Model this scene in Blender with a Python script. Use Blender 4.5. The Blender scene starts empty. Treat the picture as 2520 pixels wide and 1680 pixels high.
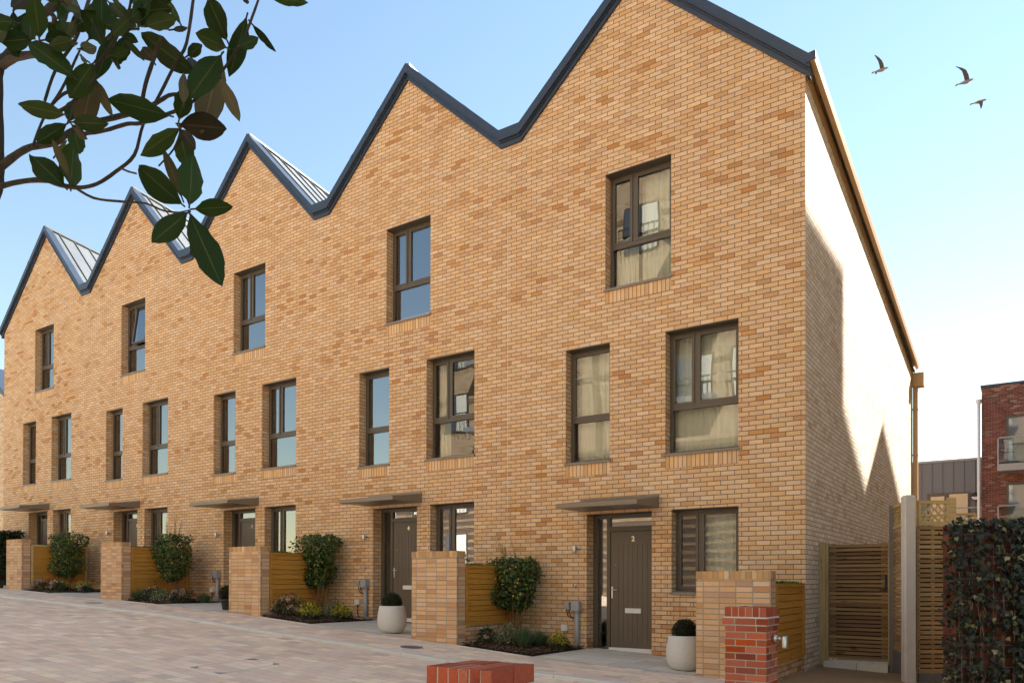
import bpy, math, random
from mathutils import Vector, Matrix
from mathutils.geometry import tessellate_polygon
R = random.Random(7)
sc = bpy.context.scene
col = sc.collection
# ------------------------------------------------------------------ mesh helper
class MB:
    def __init__(s): s.v=[]; s.f=[]; s.uv=[]; s.sm=[]
    def face(s, pts, uv=None, smooth=False):
        n=len(s.v); s.v += [tuple(p) for p in pts]; s.f.append(tuple(range(n,n+len(pts)))); s.uv.append(uv); s.sm.append(smooth)
    def box(s,x0,x1,y0,y1,z0,z1,skip=''):
        P=lambda x,y,z:(x,y,z)
        if 'x' not in skip: s.face([P(x0,y1,z0),P(x0,y0,z0),P(x0,y0,z1),P(x0,y1,z1)])
        if 'X' not in skip: s.face([P(x1,y0,z0),P(x1,y1,z0),P(x1,y1,z1),P(x1,y0,z1)])
        if 'y' not in skip: s.face([P(x0,y0,z0),P(x1,y0,z0),P(x1,y0,z1),P(x0,y0,z1)])
        if 'Y' not in skip: s.face([P(x1,y1,z0),P(x0,y1,z0),P(x0,y1,z1),P(x1,y1,z1)])
        if 'z' not in skip: s.face([P(x0,y1,z0),P(x1,y1,z0),P(x1,y0,z0),P(x0,y0,z0)])
        if 'Z' not in skip: s.face([P(x0,y0,z1),P(x1,y0,z1),P(x1,y1,z1),P(x0,y1,z1)])
        return s
    def shared(s, verts, faces, smooth=False):
        n=len(s.v); s.v += [tuple(p) for p in verts]
        for f in faces: s.f.append(tuple(i+n for i in f)); s.uv.append(None); s.sm.append(smooth)
    def obox(s, c, ax, ay, az):       # centre and three half-axis vectors
        c=Vector(c);ax=Vector(ax);ay=Vector(ay);az=Vector(az)
        k=[c+ax*a+ay*b+az*d for d in(-1,1) for b in(-1,1) for a in(-1,1)]
        s.shared(k,[(0,2,3,1),(4,5,7,6),(0,1,5,4),(2,6,7,3),(0,4,6,2),(1,3,7,5)]); return s
    def beam(s,p,q,w,t,up=(0,0,1)):
        p=Vector(p);q=Vector(q);d=(q-p);L=d.length;d.normalize();u=Vector(up);sd=d.cross(u)
        if sd.length<1e-4: sd=Vector((1,0,0))
        sd.normalize();u=sd.cross(d); s.obox((p+q)/2,d*L/2,sd*w/2,u*t/2); return s
    def tube(s,path,rad,n=8,cap=True,jit=0):
        path=[Vector(p) for p in path]
        if not hasattr(rad,'__len__'): rad=[rad]*len(path)
        vs=[];fs=[];prev=None
        for i,p in enumerate(path):
            d=(path[min(i+1,len(path)-1)]-path[max(i-1,0)]).normalized()
            if prev is None:
                a=d.orthogonal().normalized()
            else:
                a=(prev-d*prev.dot(d)).normalized()
            prev=a;b=d.cross(a)
            for k in range(n):
                t=2*math.pi*k/n; r=rad[i]*(1+(R.uniform(-jit,jit) if jit else 0)); vs.append(p+(a*math.cos(t)+b*math.sin(t))*r)
        for i in range(len(path)-1):
            for k in range(n):
                k2=(k+1)%n; fs.append((i*n+k,i*n+k2,(i+1)*n+k2,(i+1)*n+k))
        if cap: fs.append(tuple(reversed(range(n)))); fs.append(tuple((len(path)-1)*n+k for k in range(n)))
        s.shared(vs,fs,True); return s
    def lathe(s,prof,c,n=32):
        vs=[];fs=[]
        for r,z in prof:
            for k in range(n):
                t=2*math.pi*k/n; vs.append((c[0]+r*math.cos(t),c[1]+r*math.sin(t),c[2]+z))
        for i in range(len(prof)-1):
            for k in range(n):
                k2=(k+1)%n; fs.append((i*n+k,i*n+k2,(i+1)*n+k2,(i+1)*n+k))
        s.shared(vs,fs,True); return s
    def leaf(s,base,d,nrm,L,W,fold=.25,curl=0.0,detail=False):
        d=Vector(d).normalized();nrm=Vector(nrm);side=d.cross(nrm)
        if side.length<1e-3: side=d.orthogonal()
        side.normalize();up=side.cross(d);b=Vector(base)
        st=[(0,0),(.3,.42),(.62,.46),(1,0)] if not detail else [(0,.03),(.06,.12),(.14,.25),(.23,.37),(.34,.46),(.46,.5),(.58,.495),(.69,.445),(.79,.355),(.88,.235),(.95,.11),(1,.015)]
        vs=[];
        for t,w in st:
            c=b+d*(L*t)-up*(curl*L*t*t)
            wl=w*(R.uniform(.84,1.0) if detail and .1<t<.95 and R.random()<.25 else 1); wr=w*(R.uniform(.84,1.0) if detail and .1<t<.95 and R.random()<.25 else 1)
            wv=(R.gauss(0,.035)*W if detail else 0)
            vs += [c-side*(wl*W)+up*(fold*w*W+wv), c, c+side*(wr*W)+up*(fold*w*W-wv)]
        fs=[]
        for i in range(len(st)-1):
            o=i*3; fs += [(o,o+1,o+4,o+3),(o+1,o+2,o+5,o+4)]
        if detail:
            n=len(s.v); s.v += [tuple(p) for p in vs]
            for k,f in enumerate(fs):
                s.f.append(tuple(i+n for i in f)); s.sm.append(True)
                i=k//2; t0=st[i][0]; t1=st[i+1][0]
                s.uv.append([(-1,t0),(0,t0),(0,t1),(-1,t1)] if k%2==0 else [(0,t0),(1,t0),(1,t1),(0,t1)])
        else: s.shared(vs,fs,True)
    def build(s,name,m,parent=None):
        me=bpy.data.meshes.new(name); me.from_pydata(s.v,[],s.f); me.validate(clean_customdata=False) if False else None
        ul=me.uv_layers.new(name='UVMap')
        for pi,p in enumerate(me.polygons):
            p.use_smooth=s.sm[pi]
            uv=s.uv[pi]; n=p.normal
            for k,li in enumerate(p.loop_indices):
                if uv: ul.data[li].uv=uv[k]; continue
                c=me.vertices[me.loops[li].vertex_index].co
                if abs(n.x)>abs(n.y) and abs(n.x)>abs(n.z): q=(c.y+40,c.z+20)
                elif abs(n.y)>=abs(n.z): q=(c.x+40,c.z+20)
                else: q=(c.x+40,c.y+40)
                ul.data[li].uv=q
        me.materials.append(m)
        o=bpy.data.objects.new(name,me); col.objects.link(o)
        if parent is not None: o.parent=parent; o.matrix_parent_inverse=parent.matrix_world.inverted()
        return o
def empty(name,loc,label=None,cat=None,group=None):
    o=bpy.data.objects.new(name,None); col.objects.link(o); o.location=loc; o.empty_display_size=.2
    o.matrix_world=Matrix.Translation(Vector(loc)); 
    if label: tag(o,label,cat,group)
    return o
def tag(o,label=None,cat=None,group=None,kind=None):
    if label:o['label']=label
    if cat:o['category']=cat
    if group:o['group']=group
    if kind:o['kind']=kind
    return o
def copy_tree(o,parent=None,dx=(0,0,0)):
    c=o.copy(); col.objects.link(c)
    if parent: c.parent=parent
    for ch in o.children: copy_tree(ch,c)
    return c
def bevel(o,w=.006,seg=2):
    m=o.modifiers.new('Bevel','BEVEL'); m.width=w; m.segments=seg; m.limit_method='ANGLE'; m.angle_limit=math.radians(40)
    return o
# ------------------------------------------------------------------ node helper
class NT:
    def __init__(s,name,rough=.7,spec=.3):
        s.m=bpy.data.materials.new(name); s.m.use_nodes=True; s.t=s.m.node_tree; s.b=s.t.nodes['Principled BSDF']
        s.b.inputs['Roughness'].default_value=rough
        s.b.inputs['Specular IOR Level'].default_value=spec
    def n(s,typ,**kw):
        k=s.t.nodes.new(typ)
        for a,b in kw.items(): setattr(k,a,b)
        return k
    def link(s,a,b): s.t.links.new(a,b)
    def put(s,inp,v):
        if isinstance(v,bpy.types.NodeSocket): s.link(v,inp)
        else: inp.default_value=v
    def math(s,op,a,b=0,c=None,clamp=False):
        k=s.n('ShaderNodeMath',operation=op); k.use_clamp=clamp; s.put(k.inputs[0],a); s.put(k.inputs[1],b)
        if c is not None: s.put(k.inputs[2],c)
        return k.outputs[0]
    def mix(s,f,a,b,blend='MIX'):
        k=s.n('ShaderNodeMix',data_type='RGBA',blend_type=blend); s.put(k.inputs[0],f)
        s.put(k.inputs[6],(*a,1) if isinstance(a,tuple) else a); s.put(k.inputs[7],(*b,1) if isinstance(b,tuple) else b)
        return k.outputs[2]
    def smooth(s,v,a,b,c=0,d=1):
        k=s.n('ShaderNodeMapRange',interpolation_type='SMOOTHSTEP'); s.put(k.inputs[0],v)
        k.inputs[1].default_value=a;k.inputs[2].default_value=b;k.inputs[3].default_value=c;k.inputs[4].default_value=d
        return k.outputs[0]
    def noise(s,vec,scale,detail=3,rough=.5,col=False):
        k=s.n('ShaderNodeTexNoise'); 
        if vec is not None: s.link(vec,k.inputs['Vector'])
        k.inputs['Scale'].default_value=scale;k.inputs['Detail'].default_value=detail;k.inputs['Roughness'].default_value=rough
        return k.outputs[1 if col else 0]
    def ramp(s,f,stops):
        k=s.n('ShaderNodeValToRGB'); s.put(k.inputs[0],f); cr=k.color_ramp
        while len(cr.elements)<len(stops): cr.elements.new(.5)
        for e,(p,c) in zip(cr.elements,stops): e.position=p; e.color=(*c,1)
        return k.outputs[0]
    def white(s,vec):
        k=s.n('ShaderNodeTexWhiteNoise',noise_dimensions='3D'); s.link(vec,k.inputs[0]); return k.outputs[0],k.outputs[1]
    def comb(s,x,y,z=0):
        k=s.n('ShaderNodeCombineXYZ'); s.put(k.inputs[0],x);s.put(k.inputs[1],y);s.put(k.inputs[2],z); return k.outputs[0]
    def sep(s,v):
        k=s.n('ShaderNodeSeparateXYZ'); s.link(v,k.inputs[0]); return k.outputs
    def uv(s): return s.n('ShaderNodeTexCoord').outputs['UV']
    def obj(s): return s.n('ShaderNodeTexCoord').outputs['Object']
    def island(s): return s.n('ShaderNodeNewGeometry').outputs['Random Per Island']
    def scale(s,v,x,y,z=1):
        k=s.n('ShaderNodeVectorMath',operation='MULTIPLY'); s.link(v,k.inputs[0]); k.inputs[1].default_value=(x,y,z); return k.outputs[0]
    def bump(s,h,dist=.005,strength=1):
        k=s.n('ShaderNodeBump'); k.inputs['Distance'].default_value=dist; k.inputs['Strength'].default_value=strength
        s.link(h,k.inputs['Height']); s.link(k.outputs[0],s.b.inputs['Normal'])
    def color(s,c): s.put(s.b.inputs['Base Color'],(*c,1) if isinstance(c,tuple) else c)
def brick_mat(name,stops,mortar,bw=.225,bh=.075,shift=.5,gap=.0052,wobble=.003,rough=.85,odd=None,bump=.006,cluster=True,stain=.18,uo=0.0,vo=0.0,soft=.0022,var=.16):
    t=NT(name,rough,.2); uv=t.uv(); o=t.sep(uv)
    wob=t.noise(uv,38,2); wob2=t.math('MULTIPLY',t.math('SUBTRACT',wob,.5),wobble)
    u=t.math('ADD',t.math('ADD',o[0],uo),wob2); v=t.math('ADD',t.math('ADD',o[1],vo),wob2)
    vr=t.math('DIVIDE',v,bh); row=t.math('FLOOR',vr); fv=t.math('FRACT',vr)
    par=t.math('MULTIPLY',t.math('MODULO',row,2),shift)
    ur=t.math('ADD',t.math('DIVIDE',u,bw),par); cl=t.math('FLOOR',ur); fu=t.math('FRACT',ur)
    du=t.math('MULTIPLY',t.math('MINIMUM',fu,t.math('SUBTRACT',1,fu)),bw)
    dv=t.math('MULTIPLY',t.math('MINIMUM',fv,t.math('SUBTRACT',1,fv)),bh)
    d=t.math('MINIMUM',du,dv)
    mask=t.smooth(d,gap-soft,gap+soft)
    idv=t.comb(cl,row,0); w,wc=t.white(idv)
    wsel=w
    if cluster:
        cn=t.noise(t.scale(idv,.06,.10),1.0,2)
        wsel=t.math('MULTIPLY_ADD',t.math('SUBTRACT',cn,.5),.75,w,clamp=True)
    base=t.ramp(wsel,stops)
    k=t.n('ShaderNodeHueSaturation'); t.link(base,k.inputs['Color'])
    w2=t.sep(wc)
    t.link(t.math('MULTIPLY_ADD',w2[1],var*2,1-var),k.inputs['Value']); t.link(t.math('MULTIPLY_ADD',w2[2],.2,.9),k.inputs['Saturation'])
    fine=t.noise(uv,90,4,.65); mid=t.noise(uv,14,3)
    c=t.mix(t.math('MULTIPLY',t.smooth(fine,.35,.7),.3),k.outputs[0],(.72,.62,.5),'MULTIPLY')
    c=t.mix(t.math('MULTIPLY',t.smooth(mid,.45,.75),.25),c,(.8,.7,.6),'MULTIPLY')
    mn=t.noise(uv,30,3); mc=t.mix(t.math('MULTIPLY',mn,.6),mortar,tuple(x*.6 for x in mortar))
    c=t.mix(mask,mc,c)
    big=t.noise(uv,.55,3,.6); c=t.mix(t.math('MULTIPLY',t.smooth(big,.4,.75),stain),c,(.75,.66,.56),'MULTIPLY')
    eff=t.noise(uv,1.7,5,.7); c=t.mix(t.math('MULTIPLY',t.smooth(eff,.66,.82),.35),c,(.72,.62,.5))
    t.color(c)
    h=t.math('ADD',mask,t.math('MULTIPLY',fine,.25)); h=t.math('ADD',h,t.math('MULTIPLY',w2[0],.15)); t.bump(h,bump,.8)
    return t.m
def plain(name,c,rough=.5,metal=0,spec=.4,noise=.0,nscale=20,bump=0):
    t=NT(name,rough,spec); t.b.inputs['Metallic'].default_value=metal
    if noise:
        n=t.noise(t.obj(),nscale,4,.6); cc=t.mix(n,tuple(x*(1-noise) for x in c),tuple(min(1,x*(1+noise)) for x in c)); t.color(cc)
        t.link(t.math('MULTIPLY_ADD',n,.25,rough-.12),t.b.inputs['Roughness'])
        if bump: t.bump(n,bump)
    else: t.color(c)
    return t.m
def wood_mat(name,a,b,grain=1.0,axis='u',rough=.65,knots=True,dark=.5):
    t=NT(name,rough,.25); uv=t.uv(); isl=t.island()
    off=t.comb(t.math('MULTIPLY',isl,37),t.math('MULTIPLY',isl,91),0)
    k=t.n('ShaderNodeVectorMath',operation='ADD'); t.link(uv,k.inputs[0]); t.link(off,k.inputs[1]); p=k.outputs[0]
    st=t.scale(p,1.2,28) if axis=='u' else t.scale(p,28,1.2)
    g=t.noise(st,1.6*grain,4,.6); base=t.mix(isl,a,b)
    c=t.mix(t.math('MULTIPLY',t.smooth(g,.4,.7),.55),base,(dark,dark*.86,dark*.7),'MULTIPLY')
    if knots:
        kn=t.noise(t.scale(p,3,9) if axis=='u' else t.scale(p,9,3),1.5,1); c=t.mix(t.math('MULTIPLY',t.smooth(kn,.68,.74),.7),c,(.35,.22,.12),'MULTIPLY')
    bl=t.noise(p,1.3,2); c=t.mix(t.math('MULTIPLY',bl,.4),c,(.75,.68,.55),'MULTIPLY')
    t.color(c); t.bump(g,.0015); return t.m
def leaf_mat(name,stops,rough=.45,spec=.35,trans=.25,vein=None,back=None):
    t=NT(name,rough,spec); isl=t.island(); c=t.ramp(isl,stops)
    n=t.noise(t.obj(),60,2); c=t.mix(t.math('MULTIPLY',n,.5),c,(.7,.75,.6),'MULTIPLY')
    if vein:
        o=t.sep(t.uv()); ax=t.math('ABSOLUTE',o[0]); mid=t.smooth(ax,.03,.07,1,0)
        vv=t.math('FRACT',t.math('MULTIPLY',t.math('SUBTRACT',o[1],t.math('MULTIPLY',ax,.22)),13)); sv=t.smooth(t.math('ABSOLUTE',t.math('SUBTRACT',vv,.5)),.42,.5,0,.35)
        f=t.math('MAXIMUM',mid,sv); c=t.mix(t.math('MULTIPLY',f,.6),c,vein)
    if back:
        bf=t.n('ShaderNodeNewGeometry').outputs['Backfacing']; c=t.mix(bf,c,back)
    t.color(c)
    if trans:
        tr=t.n('ShaderNodeBsdfTranslucent'); t.link(c,tr.inputs[0]) if not isinstance(c,tuple) else None
        mx=t.n('ShaderNodeMixShader'); mx.inputs[0].default_value=trans
        out=[k for k in t.t.nodes if k.type=='OUTPUT_MATERIAL'][0]
        t.link(t.b.outputs[0],mx.inputs[1]); t.link(tr.outputs[0],mx.inputs[2]); t.link(mx.outputs[0],out.inputs[0])
    return t.m
def glass_mat(name,ior=2.1,tint=(.86,.9,.88),wave=.35):
    m=bpy.data.materials.new(name); m.use_nodes=True; t=m.node_tree; t.nodes.clear()
    out=t.nodes.new('ShaderNodeOutputMaterial'); mx=t.nodes.new('ShaderNodeMixShader'); fr=t.nodes.new('ShaderNodeFresnel'); fr.inputs[0].default_value=ior
    gl=t.nodes.new('ShaderNodeBsdfGlossy'); gl.inputs['Roughness'].default_value=.0; gl.inputs[0].default_value=(.95,.97,1,1)
    tr=t.nodes.new('ShaderNodeBsdfTransparent'); tr.inputs[0].default_value=(*tint,1)
    tc=t.nodes.new('ShaderNodeTexCoord'); nz=t.nodes.new('ShaderNodeTexNoise'); nz.inputs['Scale'].default_value=1.1; nz.inputs['Detail'].default_value=0
    t.links.new(tc.outputs['Object'],nz.inputs['Vector']); bp=t.nodes.new('ShaderNodeBump'); bp.inputs['Distance'].default_value=.004*wave; t.links.new(nz.outputs[0],bp.inputs['Height'])
    t.links.new(bp.outputs[0],gl.inputs['Normal'])
    t.links.new(fr.outputs[0],mx.inputs[0]); t.links.new(tr.outputs[0],mx.inputs[1]); t.links.new(gl.outputs[0],mx.inputs[2]); t.links.new(mx.outputs[0],out.inputs[0])
    return m
# ------------------------------------------------------------------ materials
BUFF=[(0,(.735,.525,.325)),(.25,(.715,.485,.285)),(.52,(.69,.455,.255)),(.78,(.665,.43,.245)),(.90,(.63,.385,.205)),(.96,(.585,.33,.155)),(1,(.53,.27,.115))]
M={}
M['brick']=brick_mat('buff_brick',BUFF,(.19,.135,.095),vo=.053,uo=0,gap=.0052,var=.06,stain=.12)
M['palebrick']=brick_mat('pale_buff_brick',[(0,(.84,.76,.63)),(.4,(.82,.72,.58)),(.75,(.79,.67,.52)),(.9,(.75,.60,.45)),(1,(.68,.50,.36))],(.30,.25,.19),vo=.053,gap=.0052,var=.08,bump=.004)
M['soldier']=brick_mat('buff_brick_on_end',[(0,(.72,.50,.29)),(.5,(.69,.455,.25)),(1,(.63,.38,.19))],(.21,.135,.095),bw=.075,bh=.225,shift=0,cluster=False,vo=0)
M['stack']=brick_mat('buff_brick_stack_bond',[(0,(.72,.49,.29)),(.5,(.68,.44,.25)),(.8,(.61,.37,.20)),(1,(.50,.27,.15))],(.42,.34,.26),shift=0,gap=.0062,bump=.008,vo=.01,cluster=False,stain=.3,uo=.06,var=.06)
M['capcourse']=brick_mat('buff_brick_cap',[(0,(.64,.42,.21)),(.5,(.57,.34,.15)),(.9,(.50,.26,.11)),(1,(.72,.56,.4))],(.40,.33,.26),bw=.075,bh=.4,shift=0,gap=.0055,bump=.008,cluster=False)
M['red']=brick_mat('red_brick',[(0,(.50,.135,.06)),(.5,(.42,.10,.045)),(.8,(.34,.075,.04)),(1,(.24,.055,.034))],(.50,.42,.32),gap=.0062,bump=.012,wobble=.005,cluster=False,soft=.0014,vo=.0,uo=.0)
M['redcap']=brick_mat('red_brick_cap',[(0,(.34,.07,.035)),(.5,(.26,.045,.025)),(1,(.17,.03,.02))],(.50,.42,.32),bw=.075,bh=.225,shift=0,gap=.0062,bump=.014,wobble=.006,cluster=False,soft=.0014)
M['oldbrick']=brick_mat('weathered_red_brick',[(0,(.24,.085,.065)),(.5,(.18,.06,.05)),(.8,(.11,.045,.04)),(1,(.34,.21,.18))],(.30,.25,.22),cluster=True,bump=.01,stain=.4)
M['cream']=brick_mat('cream_brick',[(0,(.62,.48,.32)),(.5,(.58,.43,.27)),(1,(.52,.37,.22))],(.45,.38,.3),cluster=False)
M['striped']=brick_mat('brown_brick',[(0,(.14,.10,.075)),(1,(.10,.075,.06))],(.2,.17,.14),cluster=False)
M['bandbrick']=brick_mat('tan_band_brick',[(0,(.34,.25,.15)),(1,(.27,.19,.11))],(.2,.16,.12),cluster=False)
M['pavers']=brick_mat('block_paving',[(0,(.88,.77,.59)),(.25,(.87,.71,.56)),(.5,(.84,.66,.52)),(.75,(.77,.64,.52)),(.9,(.68,.55,.46)),(1,(.90,.80,.58))],(.52,.42,.33),bw=.27,bh=.18,gap=.0035,soft=.003,bump=.003,rough=.8,stain=.22,var=.1,shift=.41)
M['slabs']=brick_mat('pale_slab_paving',[(0,(.70,.68,.58)),(.5,(.66,.63,.54)),(1,(.60,.57,.49))],(.2,.18,.15),bw=.6,bh=.45,gap=.004,soft=.003,bump=.003,var=.06,cluster=False,shift=.37)
t=NT('concrete',.85,.2);n=t.noise(t.obj(),6,5,.65);f=t.noise(t.obj(),70,3,.7)
t.color(t.mix(t.math('MULTIPLY',t.smooth(f,.62,.72),.5),t.mix(n,(.52,.47,.41),(.66,.61,.54)),(.26,.22,.18)));t.bump(f,.003);M['concrete']=t.m
t=NT('kerb_concrete',.85,.2);n=t.noise(t.obj(),3,5,.7);t.color(t.mix(n,(.52,.52,.47),(.70,.69,.62)));t.bump(t.noise(t.obj(),60,3),.003);M['kerb']=t.m
M['greyconcrete']=plain('grey_concrete',(.16,.15,.145),.85,noise=.2,nscale=12,bump=.002)
t=NT('resin_gravel',.9,.15);o=t.obj();n=t.noise(o,220,3,.7);b=t.noise(o,2,4);t.color(t.mix(t.math('MULTIPLY',b,.4),t.mix(t.smooth(n,.35,.65),(.22,.14,.07),(.42,.29,.16)),(.7,.65,.6),'MULTIPLY'));t.bump(n,.004);M['resin']=t.m
M['metal']=plain('dark_bronze_frame',(.095,.078,.058),.42,noise=.08,nscale=3)
M['sill']=plain('bronze_sill',(.21,.18,.145),.4,noise=.08)
M['door']=plain('bronze_door_paint',(.125,.098,.072),.5,noise=.06,nscale=2)
M['canopy']=plain('bronze_canopy',(.205,.165,.12),.38,noise=.06,nscale=2)
M['verge']=plain('slate_blue_metal',(.040,.056,.085),.38,metal=.15,noise=.1,nscale=2)
M['zinc']=plain('zinc_roof',(.15,.16,.165),.45,metal=.35,noise=.12,nscale=1.5)
M['gutter']=plain('bronze_gutter',(.52,.31,.13),.45,noise=.08)
M['steel']=plain('brushed_steel',(.62,.61,.58),.38,metal=1,noise=.05)
M['white']=plain('white_plastic',(.72,.72,.70),.4,noise=.03)
M['gold']=plain('polished_numeral',(.85,.74,.5),.3,metal=.4)
M['greyplastic']=plain('grey_plastic',(.33,.34,.36),.45,noise=.05)
M['black']=plain('black_rubber',(.02,.02,.02),.5)
M['pot']=plain('pale_fibre_cement',(.60,.58,.54),.75,noise=.1,nscale=25,bump=.001)
M['blackpot']=plain('black_plastic_pot',(.035,.035,.035),.5,noise=.2)
M['plaster']=plain('interior_plaster',(.42,.40,.36),.9)
M['curtain']=plain('sheer_curtain',(.82,.82,.72),.9)
M['clad']=plain('grey_zinc_cladding',(.17,.175,.19),.5,noise=.07,nscale=.8)
M['blind']=plain('cream_blind',(.70,.56,.36),.8,noise=.08,nscale=8)
M['iron']=plain('cast_iron',(.10,.11,.12),.5,noise=.2,nscale=30)
M['wire']=plain('galvanised_wire',(.17,.17,.17),.4,metal=.5)
M['panel']=wood_mat('honey_stained_timber',(.55,.265,.045),(.63,.32,.06),dark=.6)
M['palewood']=wood_mat('fresh_pale_timber',(.68,.48,.25),(.72,.52,.28))
M['slat']=wood_mat('treated_softwood',(.52,.35,.17),(.36,.22,.10),dark=.42)
M['gate']=wood_mat('weathered_softwood',(.36,.235,.11),(.17,.105,.055),dark=.4)
M['gapshade']=wood_mat('painted_gap_shade',(.05,.032,.016),(.03,.02,.012))  # near-black colour stands in for the shade between slats
M['postwood']=wood_mat('treated_post',(.44,.32,.16),(.50,.37,.19),axis='v')
M['trellis']=wood_mat('trellis_softwood',(.60,.44,.19),(.66,.50,.24),knots=False)
M['glass']=glass_mat('window_glass',3.2)
M['clearglass']=glass_mat('curtained_window_glass',1.9,wave=.8)
M['darkglass']=glass_mat('balcony_glass',1.5,(.6,.68,.68))
t=NT('bark',.9,.15);o=t.obj();n=t.noise(o,45,5,.7);t.color(t.mix(n,(.022,.018,.014),(.105,.085,.062)));t.bump(n,.006);M['bark']=t.m
t=NT('shrub_stem',.8,.15);n=t.noise(t.obj(),60,3);t.color(t.mix(n,(.16,.085,.045),(.32,.2,.11)));M['stem']=t.m
M['magnolia']=leaf_mat('magnolia_leaf',[(0,(.014,.032,.004)),(.5,(.020,.046,.005)),(.8,(.032,.062,.006)),(1,(.012,.024,.006))],.5,.18,.22,vein=(.10,.11,.03))
M['magnolia_under']=leaf_mat('magnolia_leaf_underside',[(0,(.11,.09,.035)),(.5,(.09,.072,.028)),(1,(.06,.045,.018))],.6,.2,.15,vein=(.2,.14,.07))
M['shrubleaf']=leaf_mat('evergreen_leaf',[(0,(.018,.042,.010)),(.4,(.045,.088,.02)),(.72,(.09,.14,.03)),(.95,(.17,.20,.045)),(1,(.36,.32,.07))],.42,.35,.2)
M['wispy']=leaf_mat('yellow_green_shoots',[(0,(.14,.17,.04)),(.6,(.22,.24,.07)),(1,(.3,.27,.1))],.5,.3,.3)
M['boxball']=leaf_mat('box_leaf',[(0,(.008,.016,.007)),(.6,(.02,.036,.012)),(1,(.045,.068,.018))],.5,.3,.15)
M['ivy']=leaf_mat('ivy_leaf',[(0,(.005,.008,.004)),(.5,(.011,.018,.007)),(.76,(.028,.042,.016)),(.9,(.05,.042,.02)),(.96,(.16,.17,.07)),(1,(.38,.35,.2))],.42,.4,.12)
M['lavender']=leaf_mat('lavender_blade',[(0,(.07,.12,.05)),(.6,(.13,.18,.09)),(1,(.2,.24,.13))],.6,.2,.2)
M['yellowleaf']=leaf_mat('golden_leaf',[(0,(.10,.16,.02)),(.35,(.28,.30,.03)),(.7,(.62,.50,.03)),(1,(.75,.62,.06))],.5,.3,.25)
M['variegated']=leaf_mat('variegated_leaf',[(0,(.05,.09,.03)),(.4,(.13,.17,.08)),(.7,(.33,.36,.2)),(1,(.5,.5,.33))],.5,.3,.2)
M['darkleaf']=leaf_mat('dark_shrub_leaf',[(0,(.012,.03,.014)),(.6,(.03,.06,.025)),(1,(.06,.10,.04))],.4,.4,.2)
M['pink']=leaf_mat('pink_bud',[(0,(.48,.28,.22)),(.5,(.66,.44,.36)),(1,(.78,.60,.50))],.7,.2,.2)
M['whiteflower']=leaf_mat('white_petal',[(0,(.6,.57,.5)),(1,(.85,.83,.78))],.7,.2,.2)
M['grassroof']=leaf_mat('turf_blade',[(0,(.03,.07,.012)),(.6,(.08,.16,.02)),(1,(.16,.2,.05))],.6,.2,.2)
M['orange']=leaf_mat('orange_leaf',[(0,(.6,.2,.03)),(1,(.75,.4,.05))],.5,.3,.2)
t=NT('bark_mulch',.95,.1);o=t.obj();n=t.noise(o,55,4,.7);t.color(t.mix(t.smooth(n,.4,.75),(.018,.011,.007),(.10,.06,.035)));t.bump(n,.03);M['mulch']=t.m
M['chip']=wood_mat('bark_chip',(.035,.02,.012),(.17,.105,.06),knots=False)
M['pebble']=plain('pebbles',(.36,.31,.25),.8,noise=.3,nscale=3)
M['skyglass']=plain('reflective_glass',(.10,.13,.17),.03,metal=0,spec=1.0)
M['ivybrick']=brick_mat('dark_red_brick',[(0,(.17,.048,.025)),(.5,(.12,.034,.018)),(1,(.07,.024,.016))],(.10,.07,.055),cluster=False,bump=.01)
M['birdb']=plain('bird_plumage',(.12,.09,.075),.8,noise=.3,nscale=8)
M['birdp']=plain('bird_belly',(.35,.27,.22),.8)
# ------------------------------------------------------------------ ground profile
KX=[-400,-26.3,-21,-15.5,-11.3,-8.9,-6.2,-3.7,-1,0,3,8,400];KZ=[-.10,-.10,-.27,-.49,-.665,-.835,-1.0,-1.185,-1.285,-1.32,-1.45,-1.6,-1.6]
def g(x):
    for i in range(len(KX)-1):
        if x<=KX[i+1]:
            t=(x-KX[i])/(KX[i+1]-KX[i]); return KZ[i]+(KZ[i+1]-KZ[i])*t
    return KZ[-1]
def strip(mb,x0,x1,y0,y1,dz=0.0,step=.6,dy=0.0):
    n=max(1,int(abs(x1-x0)/step)); 
    for i in range(n):
        a=x0+(x1-x0)*i/n;b=x0+(x1-x0)*(i+1)/n
        mb.face([(a,y0,g(a)+dz+dy),(b,y0,g(b)+dz+dy),(b,y1,g(b)+dz),(a,y1,g(a)+dz)])
YK=-3.28
mb=MB()
for a,b in ((-300,-27),(-27,8.4),(8.4,300)):
    strip(mb,a,b,-300,300,-.09,step=(20 if b-a>100 else 1.0))
tag(mb.build('ground',M['resin']),'bare sandy ground all round the street',None,None,'structure')
mb=MB(); strip(mb,-60,8,-30,YK-.06,-.035); tag(mb.build('road',M['pavers']),'pink and tan block paved road in front of the terrace',None,None,'structure')
mb=MB(); strip(mb,-60,.9,YK+.06,-1.86,.0); strip(mb,-60,-26.4,-1.86,3,0); tag(mb.build('pavement',M['pavers']),'block paved footway between the kerb and the houses',None,None,'structure')
mb=MB(); strip(mb,0.02,6,-1.86,14,.0); strip(mb,.9,6,YK+.06,-1.86,0); tag(mb.build('path',M['resin']),'sandy resin bound path beside the end house',None,None,'structure')
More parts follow.
